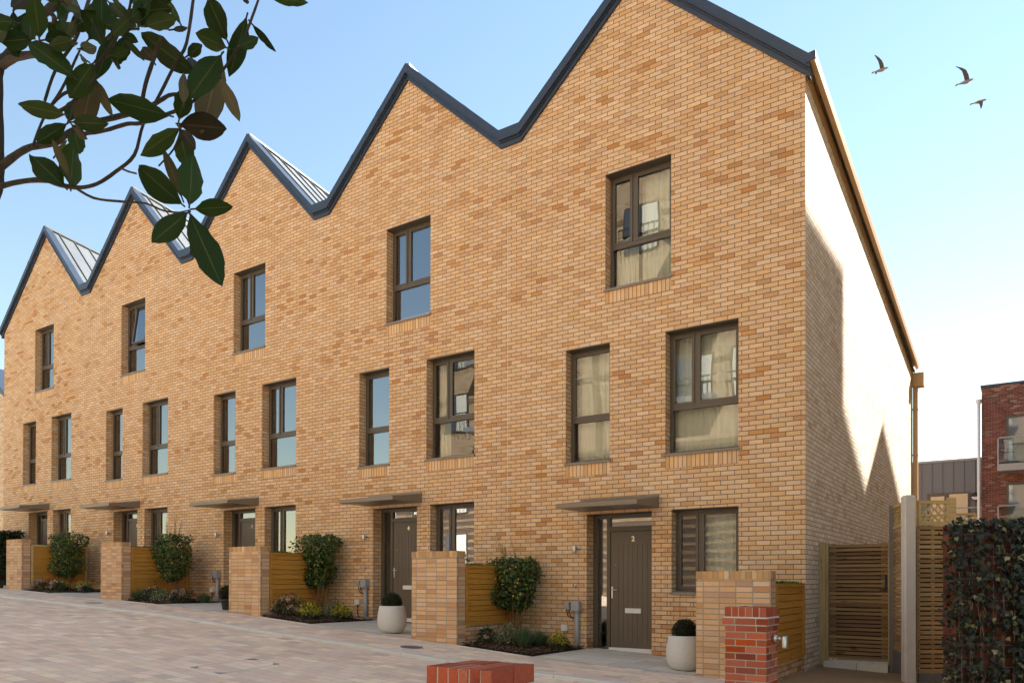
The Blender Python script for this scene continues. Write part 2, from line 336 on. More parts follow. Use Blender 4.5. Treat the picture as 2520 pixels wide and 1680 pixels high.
# kerb : individual stones in one run
mb=MB(); x=-60
while x<5:
    a,b=x,x+.9; 
    mb.shared([(a+.004,YK-.06,g(a)-.12),(b-.004,YK-.06,g(b)-.12),(b-.004,YK-.06,g(b)-.005),(a+.004,YK-.06,g(a)-.005),(a+.004,YK-.045,g(a)+.008),(b-.004,YK-.045,g(b)+.008),(b-.004,YK+.06,g(b)+.008),(a+.004,YK+.06,g(a)+.008),(b-.004,YK+.06,g(b)-.1),(a+.004,YK+.06,g(a)-.1)],
      [(0,1,2,3),(3,2,5,4),(4,5,6,7),(7,6,8,9),(0,3,4,7,9),(1,8,6,5,2)]); x+=.9
tag(mb.build('kerb',M['kerb']),'pale concrete kerb running along the paving',None,None,'structure')
# ------------------------------------------------------------------ houses
DU=[0,-5.205,-10.402,-15.576,-20.738];DZ=[0,.364,.584,.800,1.017]
XR=[0,-5.43,-10.62,-15.83,-21.0];XL=[-5.43,-10.62,-15.83,-21.0,-26.29]
PK=[(-2.823,10.59),(-7.956,10.772),(-13.138,10.986),(-18.304,11.155),(-23.371,11.345)]
VL=[(-5.587,-5.128,8.59),(-10.80,-10.31,8.585),(-15.98,-15.50,8.77),(-21.13,-20.66,8.972)]
SL=.15; DEPTH=12.54; RV=.2; CO=.27
GZ=[-1.21,-.835,-.61,-.39,-.17]   # threshold level per house
OP={'T':(-3.364,-2.143,5.104,7.127),'W':(-2.242,-1.013,2.13,4.172),'N':(-4.158,-3.272,2.13,4.172),'G':(-2.131,-1.012,-.165,1.203)}
def roofline(i):  # top of coping in the facade plane, left to right
    L=(-26.42,8.60) if i==4 else (VL[i][1],VL[i][2])
    Rr=(0.083,7.887) if i==0 else (VL[i-1][0],VL[i-1][2])
    return L,PK[i],Rr
HL=['five_gables']
LAB=['buff brick gabled end house with door number 2, nearest the timber gate',
 'buff brick gabled house with door number 4, second from the timber gate',
 'buff brick gabled house with door number 6, in the middle of the terrace',
 'buff brick gabled house with door number 8 and a tilted open top window',
 'buff brick gabled house at the far left end of the terrace']
def window(parent,x0,x1,z0,z1,kind,hi,open_sash=False,curt=None):
    GL=M['clearglass'] if curt else M['glass']
    """frame fills the opening at the back of the reveal"""
    ya,yb=RV,RV+.07; fw=.055
    mb=MB()
    mb.box(x0,x0+fw,ya,yb,z0,z1); mb.box(x1-fw,x1,ya,yb,z0,z1); mb.box(x0+fw,x1-fw,ya,yb,z1-fw,z1); mb.box(x0+fw,x1-fw,ya,yb,z0,z0+fw)
    W=x1-x0; panes=[]
    if kind=='G': zt=z0+fw; up=z1-fw
    else:
        zt=z0+.78; mb.box(x0+fw,x1-fw,ya-.012,yb,zt-.035,zt+.035)
        panes.append((x0+fw,x1-fw,z0+fw,zt-.035)); zt+=.035; up=z1-fw
    sashes=[]
    if kind=='N': sashes.append((x0+fw,x1-fw,zt,up))
    else:
        xm=x0+W*.376; mb.box(xm-.028,xm+.028,ya,yb,zt,up); sashes+= [(x0+fw,xm-.028,zt,up),(xm+.028,x1-fw,zt,up)]
    fr=mb.build('window',M['metal'],parent); bevel(fr,.004,1)
    for k,(a,b,c,d) in enumerate(sashes):
        s=MB(); sw=.045; yo=ya-.018; yi=yb-.02; tilt=0
        s.box(a,a+sw,yo,yi,c,d).box(b-sw,b,yo,yi,c,d).box(a+sw,b-sw,yo,yi,d-sw,d).box(a+sw,b-sw,yo,yi,c,c+sw)
        p=MB(); p.face([(a+sw,yo+.03,c+sw),(b-sw,yo+.03,c+sw),(b-sw,yo+.03,d-sw),(a+sw,yo+.03,d-sw)])
        if open_sash and k==1:
            an=math.radians(8)
            for m_ in (s,p): m_.v=[(x,yo+(y-yo)*math.cos(an)+(z-d)*math.sin(an),d+(z-d)*math.cos(an)-(y-yo)*math.sin(an)) for x,y,z in m_.v]
        so=s.build('opening_sash',M['metal'],fr); bevel(so,.004,1); p.build('pane',GL,fr)
    for a,b,c,d in panes:
        p=MB(); p.face([(a,ya+.03,c),(b,ya+.03,c),(b,ya+.03,d),(a,ya+.03,d)]); p.build('pane',GL,fr)
    s=MB(); e=.0
    s.shared([(x0-.02,-.035,z0+.018-.02),(x1+.02,-.035,z0-.002),(x1+.02,-.035,z0-.042),(x0-.02,-.035,z0-.042),(x0-.02,ya,z0+.02),(x1+.02,ya,z0+.02),(x1+.02,ya,z0-.03),(x0-.02,ya,z0-.03)],
       [(3,2,1,0),(0,1,5,4),(7,6,2,3),(3,0,4,7),(1,2,6,5)])
    s.build('sill',M['sill'],fr)
    if curt:
        for (fa,fb,za,zb) in curt:
            c=MB(); n=46; xa=x0+W*fa; xb=x0+W*fb; H=z1-z0; vs=[];fs=[]
            for k in range(n+1):
                t=k/n; xx=xa+(xb-xa)*t; yy=.42+.022*math.sin(t*W*(fb-fa)*46+math.sin(t*9)*1.5)+.012*math.sin(t*70*W+1)
                vs += [(xx,yy,z0+H*za),(xx+.01*math.sin(k*.7),yy,z0+H*zb)]
            for k in range(n): fs.append((2*k,2*k+2,2*k+3,2*k+1))
            c.shared(vs,fs,True); c.build('curtain',M['curtain'],fr)
    return fr
def text_mesh(name,s,size,mat,parent,loc,rot):
    cu=bpy.data.curves.new(name,'FONT'); cu.body=s; cu.size=size; cu.extrude=.004; cu.align_x='CENTER'; cu.align_y='CENTER'; cu.offset=.0035
    o=bpy.data.objects.new(name+'_tmp',cu); col.objects.link(o); bpy.context.view_layer.update()
    me=bpy.data.meshes.new_from_object(o.evaluated_get(bpy.context.evaluated_depsgraph_get())); bpy.data.objects.remove(o)
    mw=Matrix.Translation(Vector(loc))@rot.to_4x4(); me.transform(mw); me.materials.clear(); me.materials.append(mat)
    q=bpy.data.objects.new(name,me); col.objects.link(q); q.parent=parent; q.matrix_parent_inverse=parent.matrix_world.inverted(); return q
houses=[]
for i in range(5):
    dx,dz=DU[i],DZ[i]; xr,xl=XR[i],XL[i]; zb=GZ[i]-.35
    H=empty('terraced_house',((xl+xr)/2,0,g((xl+xr)/2)),LAB[i],'house','row of gabled brick houses'); houses.append(H)
    L,P,Rr=roofline(i)
    # --- wall
    def top(pt): return (pt[0],pt[1]-CO)
    outer=[(xl,zb),(xr,zb)]
    if i==0: outer+=[(xr,Rr[1]-CO+.045)]
    else: outer+=[(xr,Rr[1]-CO-.01),(Rr[0]-.0,Rr[1]-CO-.01)]
    outer+=[top(P)]
    if i==4: outer+=[(xl,L[1]-CO+.11)]
    else: outer+=[(L[0],L[1]-CO-.01),(xl,L[1]-CO-.01)]
    w=MB()
    dop=(-3.725+dx,-2.482+dx,zb,1.195+dz+(.0))
    holes=[]
    # outline with door notch
    o2=[outer[0],(dop[0],zb),(dop[0],dop[3]),(dop[1],dop[3]),(dop[1],zb)]+outer[1:]
    wins={k:(a+dx,b+dx,c+dz,d+dz) for k,(a,b,c,d) in OP.items()}
    sol=[]
    for k,(a,b,c,d) in wins.items():
        if k=='G': holes.append([(a,c-.03),(a,d),(b,d),(b,c-.03)])
        else:
            holes.append([(a,c-.255),(a,d),(b,d),(b,c-.255)]); sol.append((a,b,c-.255,c-.03))
    polys=[[Vector((x,0,z)) for x,z in o2]]+[[Vector((x,0,z)) for x,z in h] for h in holes]
    flat=[p for q in polys for p in q]
    for tri in tessellate_polygon([[Vector((p.x,p.z,0)) for p in q] for q in polys]):
        a,b,c=[flat[k] for k in tri]
        if (b-a).cross(c-a).y>0: a,b,c=a,c,b
        w.face([a,b,c])
    for k,(a,b,c,d) in wins.items():
        lo=c-.03
        w.face([(a,0,lo),(a,RV+.09,lo),(a,RV+.09,d),(a,0,d)]); w.face([(b,RV+.09,lo),(b,0,lo),(b,0,d),(b,RV+.09,d)])
        w.face([(a,0,lo),(b,0,lo),(b,RV+.09,lo),(a,RV+.09,lo)])
    a,b,_,d=dop; w.face([(a,0,zb),(a,RV+.15,zb),(a,RV+.15,d),(a,0,d)]); w.face([(b,RV+.15,zb),(b,0,zb),(b,0,d),(b,RV+.15,d)])
    if i==0:
        ze=Rr[1]-CO+.045
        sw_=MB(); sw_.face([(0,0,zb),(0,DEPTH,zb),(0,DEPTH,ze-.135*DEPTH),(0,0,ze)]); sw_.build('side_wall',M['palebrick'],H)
    if i==4: w.face([(xl,DEPTH,zb),(xl,0,zb),(xl,0,L[1]-CO+.11),(xl,DEPTH,L[1]-CO+.11-SL*DEPTH)])
    zz=SL*DEPTH
    rw=MB(); rw.face([(xr,DEPTH,zb),(xl,DEPTH,zb),(xl,DEPTH,outer[-1][1]-zz),(P[0],DEPTH,P[1]-CO-zz),(xr,DEPTH,(Rr[1]-CO)-(.135*DEPTH if i==0 else zz))])
    rw.build('rear_wall',M['brick'],H)
    wall=w.build('wall',M['brick'],H)
    for a,b,c,d in sol:
        s=MB(); s.face([(a,0,c),(b,0,c),(b,0,d),(a,0,d)],uv=[(a-a,.0),(b-a,.0),(b-a,.225),(0,.225)]); s.build('soldier_course',M['soldier'],H)
    # head lining (dark soffit of each opening)
    for (a,b,c,d) in list(wins.values())+[dop]:
        s=MB(); s.box(a,b,.004,RV-.001+(.05 if d==dop[3] else 0),d-.012,d-.001); s.build('head_lining',M['metal'],H)
    # --- relief brickwork around ground window
    s=MB(); a0=-2.362+dx; a1=-1.0+dx; r=0; z=GZ[i]-.02
    z=math.floor((z+20+.053)/.075)*.075-20-.053+.005
    while z<1.2+dz:
        if z>-.165+dz-.12: x1=-2.131+dx; 
        else: x1=a1
        if r%2==0:
            if x1==a1:
                x=a0+.0
                while x+.2<x1: s.box(x+.005,x+.22,-.016,0.002,z,z+.065,'Y'); x+=.3375
            else: s.box(a0+.005,x1-.11,-.016,.002,z,z+.065,'Y')
        else:
            if x1==a1:
                x=a0+.16
                while x+.2<x1: s.box(x+.005,x+.22,-.016,0.002,z,z+.065,'Y'); x+=.3375
        r+=1; z+=.075
    s.build('relief_brickwork',M['brick'],H)
    s=MB(); s.face([(xr-.009,-.0015,zb),(xr-.001,-.0015,zb),(xr-.001,-.0015,Rr[1]-CO-.03),(xr-.009,-.0015,Rr[1]-CO-.03)])
    if i>0: s.build('movement_joint',M['kerb'],H)
    # --- interior
    s=MB(); yb=3.6
    s.box(xl+.1,xr-.1,.36,yb,GZ[i]-.02,1.45+dz,'y'); s.box(xl+.1,xr-.1,.36,yb,1.75+dz,4.5+dz,'y'); s.box(xl+.1,xr-.1,.36,yb,4.75+dz,7.4+dz,'y')
    s.v=[v for v in s.v]; s.f=[tuple(reversed(f)) for f in s.f]; s.build('rooms',M['plaster'],H)
    s=MB(); s.face([(xl+.02,.3,zb),(xr-.02,.3,zb),(xr-.02,.3,GZ[i]),(xl+.02,.3,GZ[i])]); 
    # --- roof
    s=MB(); off=.03
    def rp(pt,y): return (pt[0],y,pt[1]-SL*(y+.1))
    Lr=(XL[i]-.13,VL[i][2]-.16) if i<4 else (L[0],L[1]-.05)
    Rr2=(XR[i]+.1,VL[i-1][2]-.16) if i>0 else (Rr[0],Rr[1]-.05)
    Pr=(P[0],P[1]-.03)
    if i<4: Lr=(L[0]-.1,L[1]-.13)
    if i>0: Rr2=(Rr[0]+.1,Rr[1]-.13)
    for A,B in ((Lr,Pr),(Pr,Rr2)):
        s.face([rp(A,-.09),rp(B,-.09),rp(B,DEPTH),rp(A,DEPTH)])
    # standing seams
    y=.35
    while y<DEPTH:
        for A,B in ((Lr,Pr),(Pr,Rr2)):
            p=Vector(rp(A,y));q=Vector(rp(B,y)); s.beam(p+Vector((0,0,.015)),q+Vector((0,0,.015)),.018,.045)
        y+=.48
    s.beam(rp(Pr,-.08),rp(Pr,DEPTH),.16,.05)
    if i<4:  # valley gutter floor
        s.face([(VL[i][0]-.05,-.09,VL[i][2]-.12),(VL[i][1]+.05,-.09,VL[i][2]-.12),(VL[i][1]+.05,DEPTH,VL[i][2]-.12-zz),(VL[i][0]-.05,DEPTH,VL[i][2]-.12-zz)])
    s.build('roof',M['zinc'],H)
    # --- verge trim (dark metal coping following the gable)
    pts=[L,P,Rr]
    if i>0: pts=pts+[((VL[i-1][0]+VL[i-1][1])/2,VL[i-1][2])]
    if i<4: pts=[((VL[i][0]+VL[i][1])/2,VL[i][2])]+pts
    def band(mb,pts,h0,h1,y0,y1):
        for k in range(len(pts)-1):
            a,b=pts[k],pts[k+1]
            mb.shared([(a[0],y0,a[1]-h0),(b[0],y0,b[1]-h0),(b[0],y0,b[1]-h1),(a[0],y0,a[1]-h1),(a[0],y1,a[1]-h0),(b[0],y1,b[1]-h0),(b[0],y1,b[1]-h1),(a[0],y1,a[1]-h1)],
              [(3,2,1,0),(0,1,5,4),(7,6,2,3),(4,5,6,7),(0,4,7,3),(1,2,6,5)])
    s=MB(); band(s,pts,0,.185,-.105,.12); band(s,pts,.185,.205,-.118,.1); band(s,pts,.205,.235,-.07,.1); band(s,pts,.235,.32,-.045,.09)
    for k in range(len(pts)-1):   # joints and fixings
        a,b=pts[k],pts[k+1]; Lg=math.hypot(b[0]-a[0],b[1]-a[1])
        if Lg<1: continue
        for q in (.33,.66):
            x=a[0]+(b[0]-a[0])*q; z=a[1]+(b[1]-a[1])*q; sl=(b[1]-a[1])/(b[0]-a[0])
            s.shared([(x-.04,-.109,z-sl*.04+.003),(x+.04,-.109,z+sl*.04+.003),(x+.04,-.109,z+sl*.04-.19),(x-.04,-.109,z-sl*.04-.19)],[(3,2,1,0)])
    s.build('verge_trim',M['verge'],H)
    # --- windows
    cur={'T':None,'W':None,'N':None,'G':None}
    if i==0: cur={'T':[(.42,1,0,1),(0,.36,0,.5)],'W':[(0,1,0,1)],'N':[(.05,.95,0,1)],'G':[(.35,1,.2,1)]}
    if i==1: cur['W']=[(0,.25,0,1)]
    for k in 'TWNG':
        a,b,c,d=wins[k]; window(H,a,b,c,d,k,i,open_sash=(i==3 and k=='T'),curt=cur[k])
    # --- door set
    a,b,_,d=dop; y0=RV+.05; y1=RV+.13; zt=GZ[i]+.01; xd=a+.337; hd=zt+2.09
    s=MB(); s.box(a,a+.085,y0,y1,zt,d-.012); s.box(xd-.065,xd,y0,y1,zt,d-.012); s.box(b-.03,b,y0,y1,zt,d-.012); s.box(a+.085,xd-.065,y0,y1,zt,zt+.03); s.box(a+.085,xd-.065,y0,y1,d-.07,d-.012); s.box(xd,b-.03,y0,y1,hd,hd+.085); s.box(xd,b-.03,y0,y1,d-.07,d-.012)
    df=s.build('door_frame',M['metal'],H); bevel(df,.004,1)
    p=MB(); p.face([(a+.085,y0+.04,zt+.03),(xd-.065,y0+.04,zt+.03),(xd-.065,y0+.04,d-.07),(a+.085,y0+.04,d-.07)]); p.build('side_pane',M['glass'],df)
    p=MB(); p.face([(xd,y0+.04,hd+.085),(b-.03,y0+.04,hd+.085),(b-.03,y0+.04,d-.07),(xd,y0+.04,d-.07)]); p.build('fanlight_pane',M['glass'],df)
    s=MB(); X0,X1=xd+.004,b-.034; Z0=zt+.05; Z1=hd-.005; yd=y0+.02
    gro=[X0+.155+.091*k for k in range(7)]; za=zt+.13; zb2=zt+1.86; ed=[X0]+[v for q in gro if q<X1-.05 for v in (q-.004,q+.004)]+[X1]
    s.box(X0,X1,yd+.006,yd+.05,Z0,Z1,'y')
    s.face([(X0,yd,Z0),(X1,yd,Z0),(X1,yd,za),(X0,yd,za)]); s.face([(X0,yd,zb2),(X1,yd,zb2),(X1,yd,Z1),(X0,yd,Z1)])
    for k in range(0,len(ed)-1):
        p0,p1=ed[k],ed[k+1]
        if k%2==0: s.face([(p0,yd,za),(p1,yd,za),(p1,yd,zb2),(p0,yd,zb2)])
        else:
            m_=(p0+p1)/2; s.face([(p0,yd,za),(m_,yd+.006,za),(m_,yd+.006,zb2),(p0,yd,zb2)]); s.face([(m_,yd+.006,za),(p1,yd,za),(p1,yd,zb2),(m_,yd+.006,zb2)])
    dr=s.build('door',M['door'],H)
    s=MB(); hx=X0+.03; hz=zt+1.06; s.box(hx-.012,hx+.016,yd-.012,yd-.001,hz-.15,hz+.06); s.tube([(hx,yd-.01,hz),(hx,yd-.05,hz),(hx+.03,yd-.055,hz),(hx+.115,yd-.055,hz-.002)],.009,8); s.build('handle',M['steel'],dr)
    s=MB(); lx=(X0+X1)/2+.0; s.box(lx-.15,lx+.15,yd-.012,yd-.001,zt+.655,zt+.74); s.box(lx-.145,lx+.145,yd-.017,yd-.012,zt+.722,zt+.738); s.build('letterbox',M['white'],dr)
    s=MB(); s.box(xd-.03,b,y0-.07,y0+.05,zt-.03,zt+.012); s.box(xd-.01,b-.02,y0-.02,y0+.03,zt+.012,zt+.045); s.build('threshold',M['white'],dr)
    s=MB(); s.lathe([(0,.0),(.008,0),(.008,.006),(0,.006)],(0,0,0),10); s.v=[(X0+.1+x,yd-z,zt+1.5+y) for x,y,z in s.v]; s.build('peephole',M['steel'],dr)
    if i<4: text_mesh('house_number',str(2*(i+1)),.125,M['gold'],dr,((X0+X1)/2,yd-.003,zt+1.95),Matrix.Rotation(math.pi/2,3,'X'))
    # --- canopy
    cx0,cx1=-3.845+dx,-2.35+dx
    zc=1.43 if i==0 else [0,1.80,2.017,2.23,2.44][i]
    s=MB(); y=-.88
    s.shared([(cx0,0,zc),(cx1,0,zc),(cx1,y,zc-.12),(cx0,y,zc-.12),(cx0,0,zc-.185),(cx1,0,zc-.185),(cx1,y,zc-.197),(cx0,y,zc-.197)],[(3,2,1,0),(7,6,2,3),(4,5,6,7),(0,4,7,3),(1,2,6,5)])
    s.box(cx0+.0,cx1+.0,-.02,-.001,zc+.001,zc+.03); cn=s.build('canopy',M['canopy'],H); bevel(cn,.005,1)
    # --- wall light, boxes and pipe
    lx=-3.924+dx; lz=.59+dz
    s=MB(); s.lathe([(0,.05),(.034,.05),(.036,.04),(.036,-.075),(.033,-.08),(0,-.08)],(lx,-.085,lz),16); s.lathe([(0,.0),(.038,0),(.038,.014),(0,.014)],(0,0,0),16); n=len(s.v)
    s.v[-64:]=[(lx+.03+a_,-c_-.0,lz+.02+b_) for a_,b_,c_ in s.v[-64:]]
    s.tube([(lx+.03,-.01,lz+.02),(lx+.01,-.06,lz+.02)],.012,8); s.build('wall_light',M['steel'],H)
    if i<3:
        mx=-3.895+dx; mz=-.43+dz+(.02 if i else 0)
        s=MB(); s.box(mx-.078,mx+.078,-.13,-.002,mz-.085,mz+.075); s.box(mx-.06,mx+.06,-.12,-.004,mz+.075,mz+.083)
        q=s.build('meter_box',M['greyplastic'],H); bevel(q,.008)
        s=MB(); s.box(mx-.232,mx-.13,-.085,-.002,mz-.06,mz+.065); s.box(mx-.222,mx-.14,-.1,-.085,mz-.02,mz+.055); q2=s.build('switch_box',M['greyplastic'],H); bevel(q2,.012)
        s=MB(); 
        for u_ in (0,.06): s.tube([(mx-.21+u_,-.05,mz-.06),(mx-.205+u_,-.055,mz-.12),(mx-.16+u_*.7,-.06,mz-.19),(mx-.09,-.06,mz-.215),(mx-.03,-.06,mz-.21)],.008,6)
        s.build('cable',M['black'],q2)
        s=MB(); s.tube([(mx+.01,-.062,mz-.085),(mx+.01,-.062,GZ[i]-.1)],.043,14); s.tube([(mx+.01,-.062,mz-.085),(mx+.01,-.062,mz-.13)],.05,14); s.box(mx-.04,mx+.06,-.02,-.001,mz-.36,mz-.34); s.build('riser_pipe',M['greyplastic'],H)
        bx=-4.15+dx; bz=-.845+dz+(.02 if i==0 else .03)
        s=MB(); s.box(bx-.062,bx+.062,-.065,-.002,bz-.055,bz+.055); q3=s.build('outdoor_socket',M['white'],H); bevel(q3,.008)
        if i>0:
            s=MB(); s.tube([(bx,-.03,bz-.055),(bx+.01,-.04,bz-.2),(bx+.05,-.05,bz-.35)],.009,6); s.build('socket_cable',M['black'],q3)
        nx=-3.94+dx; nz=-.07+dz
        s=MB(); s.tube([(nx,-.0,nz),(nx,-.04,nz),(nx,-.045,nz-.05)],.014,8); s.box(nx-.018,nx+.018,-.02,-.001,nz-.03,nz+.035); s.build('overflow_spout',M['steel'],H)
# gutter and downpipe on the end house
H=houses[0]; s=MB(); z0=7.887
s.shared([(0.06,-.11,z0+.0),(.175,-.11,z0-.0),(.16,-.11,z0-.125),(.085,-.11,z0-.125)]+[(0.06,DEPTH,z0-.0-.135*DEPTH),(.175,DEPTH,z0-.0-.135*DEPTH),(.16,DEPTH,z0-.125-.135*DEPTH),(.085,DEPTH,z0-.125-.135*DEPTH)],
  [(3,2,1,0),(0,1,5,4),(1,2,6,5),(2,3,7,6),(3,0,4,7),(4,5,6,7)])
s.build('gutter',M['gutter'],H)
s=MB(); s.obox((.1,-.115,z0-.06),(.075,0,.008),(0,.006,0),(-.006,0,.068)); s.build('gutter_end_cap',M['verge'],H)
s=MB(); ze=7.887-CO+.045
s.shared([(-.0+.003,-.02,ze+.02),(.022,-.02,ze+.02),(.022,-.02,ze-.03),(.003,-.02,ze-.03),(.003,DEPTH,ze+.02-.135*DEPTH),(.022,DEPTH,ze+.02-.135*DEPTH),(.022,DEPTH,ze-.03-.135*DEPTH),(.003,DEPTH,ze-.03-.135*DEPTH)],[(3,2,1,0),(0,1,5,4),(1,2,6,5),(2,3,7,6)])
s.shared([(.022,-.02,ze+.19),(.07,-.02,ze+.19),(.07,DEPTH,ze+.19-.135*DEPTH),(.022,DEPTH,ze+.19-.135*DEPTH),(.022,-.02,ze+.0),(.022,DEPTH,ze-.135*DEPTH)],[(0,1,2,3),(4,0,3,5)])
s.build('eaves_trim',M['gutter'],H)
s=MB(); s.box(.01,.30,DEPTH-.18,DEPTH+.12,5.55,5.93); s.build('hopper',M['gutter'],H)
s=MB(); s.box(.02,.14,DEPTH-.1,DEPTH+.04,-1.4,5.55); 
for z in (.9,2.2,3.6,4.9): s.box(.01,.15,DEPTH-.11,DEPTH+.05,z,z+.04)
s.build('downpipe',M['gutter'],H)
# ------------------------------------------------------------------ bin stores
def leaves(mb,n,fn,L,W,up=.3,fold=.25,detail=False):
    for _ in range(n):
        p,nr=fn(); d=Vector((R.gauss(0,1),R.gauss(0,1),R.gauss(0,1)*.7+up)); nr=Vector(nr)
        d=(d-nr*d.dot(nr)*.6); k=R.uniform(.7,1.25); mb.leaf(p,d,nr+Vector((R.gauss(0,.4),R.gauss(0,.4),R.gauss(0,.4)+.3)),L*k,W*k,fold,curl=R.uniform(0,.3))
SX=[0.0,-5.19,-10.305,-15.53,-20.68];ST=[.147,.517,.718,.94,1.163];SW=[1.01,1.0,1.03,.95,.93]
PT=[-.017,.285,.6,.83,1.02];PB=[-1.10,-.75,-.53,-.31,-.11]
SL2=['nearest the timber gate','between doors 4 and 2','between doors 6 and 4','between doors 8 and 6','at the far left end']
for i in range(5):
    x1=SX[i];x0=x1-SW[i];zt=ST[i];zb=g(x1)-.2
    B=empty('bin_store',(x0+.4,-1.7,g(x0+.5)),'buff brick and honey timber bin store with turf top '+SL2[i],'bin store','brick and timber bin stores in front of the houses')
    s=MB(); s.box(x0,x1,-1.85,-1.62,zb,zt-.113); w=s.build('brick_pier',M['stack'],B)
    s=MB(); s.box(x0-.002,x1+.002,-1.852,-1.618,zt-.105,zt); c=s.build('cap_course',M['capcourse'],B); bevel(c,.006)
    s=MB(); s.box(x0+.01,x1-.012,-1.84,-1.63,zt-.115,zt-.103); s.build('mortar_bed',M['kerb'],B)
    s=MB(); s.box(x1-.12,x1-.02,-1.62,0.0,zb,PB[i]); s.box(x0,x0+.1,-1.62,0,zb,PB[i]); s.build('plinth',M['brick'],B)
    # timber panel on the camera side
    fm=M['palewood'] if i==4 else M['panel']
    s=MB(); t0,t1=PB[i],PT[i]; ya,yb=-1.6,-.03
    s.box(x1-.045,x1+.0,ya,ya+.06,t0,t1); s.box(x1-.045,x1+.0,yb-.06,yb,t0,t1); s.box(x1-.045,x1,ya+.06,yb-.06,t1-.05,t1); s.box(x1-.045,x1,ya+.06,yb-.06,t0,t0+.05); f=s.build('panel_frame',fm,B)
    s=MB(); nb=10; hh=(t1-t0-.1)/nb
    for k in range(nb): s.box(x1-.04,x1-.022+R.uniform(-.002,.002),ya+.06,yb-.06,t0+.05+k*hh+.0045,t0+.05+(k+1)*hh-.0045)
    s.build('panel_boards',M['panel'],B)
    s=MB(); s.box(x0+.02,x0+.06,-1.6,-.03,t0,t1); s.box(x0+.03,x1-.03,-1.6,-.03,t1-.06,t1-.02); s.build('store_lid',M['panel'],B)
    s=MB(); n=1500
    for _ in range(n):
        x=R.uniform(x0+.04,x1-.005) if R.random()<.6 else R.uniform(x1-.15,x1); y=R.uniform(-1.6,-.03); h=R.uniform(.02,.055)*(1.2+math.sin(y*9)*.4)
        s.leaf((x,y,t1-.02),(R.gauss(0,.5),R.gauss(0,.5),1),(R.gauss(0,1),R.gauss(0,1),.1),h,.012)
    q=s.build('turf_top',M['grassroof'],B)
    s=MB(); s.box(x0+.05,x1-.01,-1.59,-.04,t1-.02,t1+.002); s.build('turf_soil',M['mulch'],B)
# ------------------------------------------------------------------ beds, slabs
mb=MB()
XS=[0]+[SX[i] for i in range(1,5)]
for i in range(5):
    bl=(SX[i+1] if i<4 else -25.9); br=bl+1.50 if i<4 else bl+1.2
    xs0=br+.03; xs1=(SX[i]-SW[i]-.02)
    n=6
    strip(mb,xs0,xs1+.0,-1.86,.24,.004,step=.5)
    if i==0: pass
tag(mb.build('paving_slabs',M['slabs']),'pale stone slabs leading to each front door',None,None,'structure')
mb=MB()
for i in range(4):
    a=SX[i+1];b=a+1.5
    mb.box(a+.0,b+.03,-1.885,-1.855,g(b)-.1,g(b)-.05)
    for k in range(4):
        p=a+(b-a)*k/4;q=a+(b-a)*(k+1)/4
        for (y0,y1) in ((-1.875,-1.845),):
            mb.face([(p,y0,g(p)+.012),(q,y0,g(q)+.012),(q,y1,g(q)+.012),(p,y1,g(p)+.012)]); mb.face([(p,y0,g(p)-.05),(q,y0,g(q)-.05),(q,y0,g(q)+.012),(p,y0,g(p)+.012)])
    mb.box(b,b+.03,-1.875,-.0,g(b)-.08,g(b)+.010)
tag(mb.build('bed_edging',M['kerb']),'thin concrete edging round the planting beds',None,None,'structure')
BED=['between doors 4 and 2','between doors 6 and 4','between doors 8 and 6','left of door number 8']
for i in range(4):
    a=SX[i+1]+.01;b=a+1.48; s=MB(); n=22; m=24; vs=[];fs=[]
    for k in range(n+1):
        for l in range(m+1):
            x=a+(b-a)*k/n;y=-1.84+1.83*l/m; ed=min(1,min(k,n-k,l,m-l)/4); vs.append((x,y,g(x)+.004+ed*(.035+R.uniform(-.012,.014))))
    for k in range(n):
        for l in range(m): o=k*(m+1)+l; fs.append((o,o+m+1,o+m+2,o+1))
    s.shared(vs,fs,True); o=tag(s.build('mulch_bed',M['mulch']),'dark bark mulch bed '+BED[i],None,None,'structure')
    s=MB()
    for _ in range(1100 if i<2 else 500):
        x=R.uniform(a+.03,b-.03);y=R.uniform(-1.82,-.05);z=g(x)+.03+R.uniform(0,.02); L=R.uniform(.012,.035)
        ax=Vector((R.gauss(0,1),R.gauss(0,1),R.gauss(0,.35))).normalized(); ay=ax.orthogonal().normalized(); ay=(Matrix.Rotation(R.uniform(-.8,.8),3,ax)@ay); s.obox((x,y,z),ax*L,ay*L*.35,ax.cross(ay)*.004)
    tag(s.build('bark_chips',M['chip']),'loose brown bark chips scattered on the bed '+BED[i],'bark chips',None,'stuff')
for i in (1,2):
    s=MB(); 
    for _ in range(260):
        x=SX[i+1]+1.2+R.uniform(-.35,.28); y=-R.uniform(.02,.42); r=R.uniform(.012,.026); s.lathe([(0,-r*.5),(r,-r*.1),(r*.8,r*.4),(0,r*.55)],(x,y,g(x)+.045),6)
    tag(s.build('pebbles',M['pebble']),'pale pebbles round the grey riser pipe of house number '+str(2*(i+1)),'pebbles',None,'stuff')
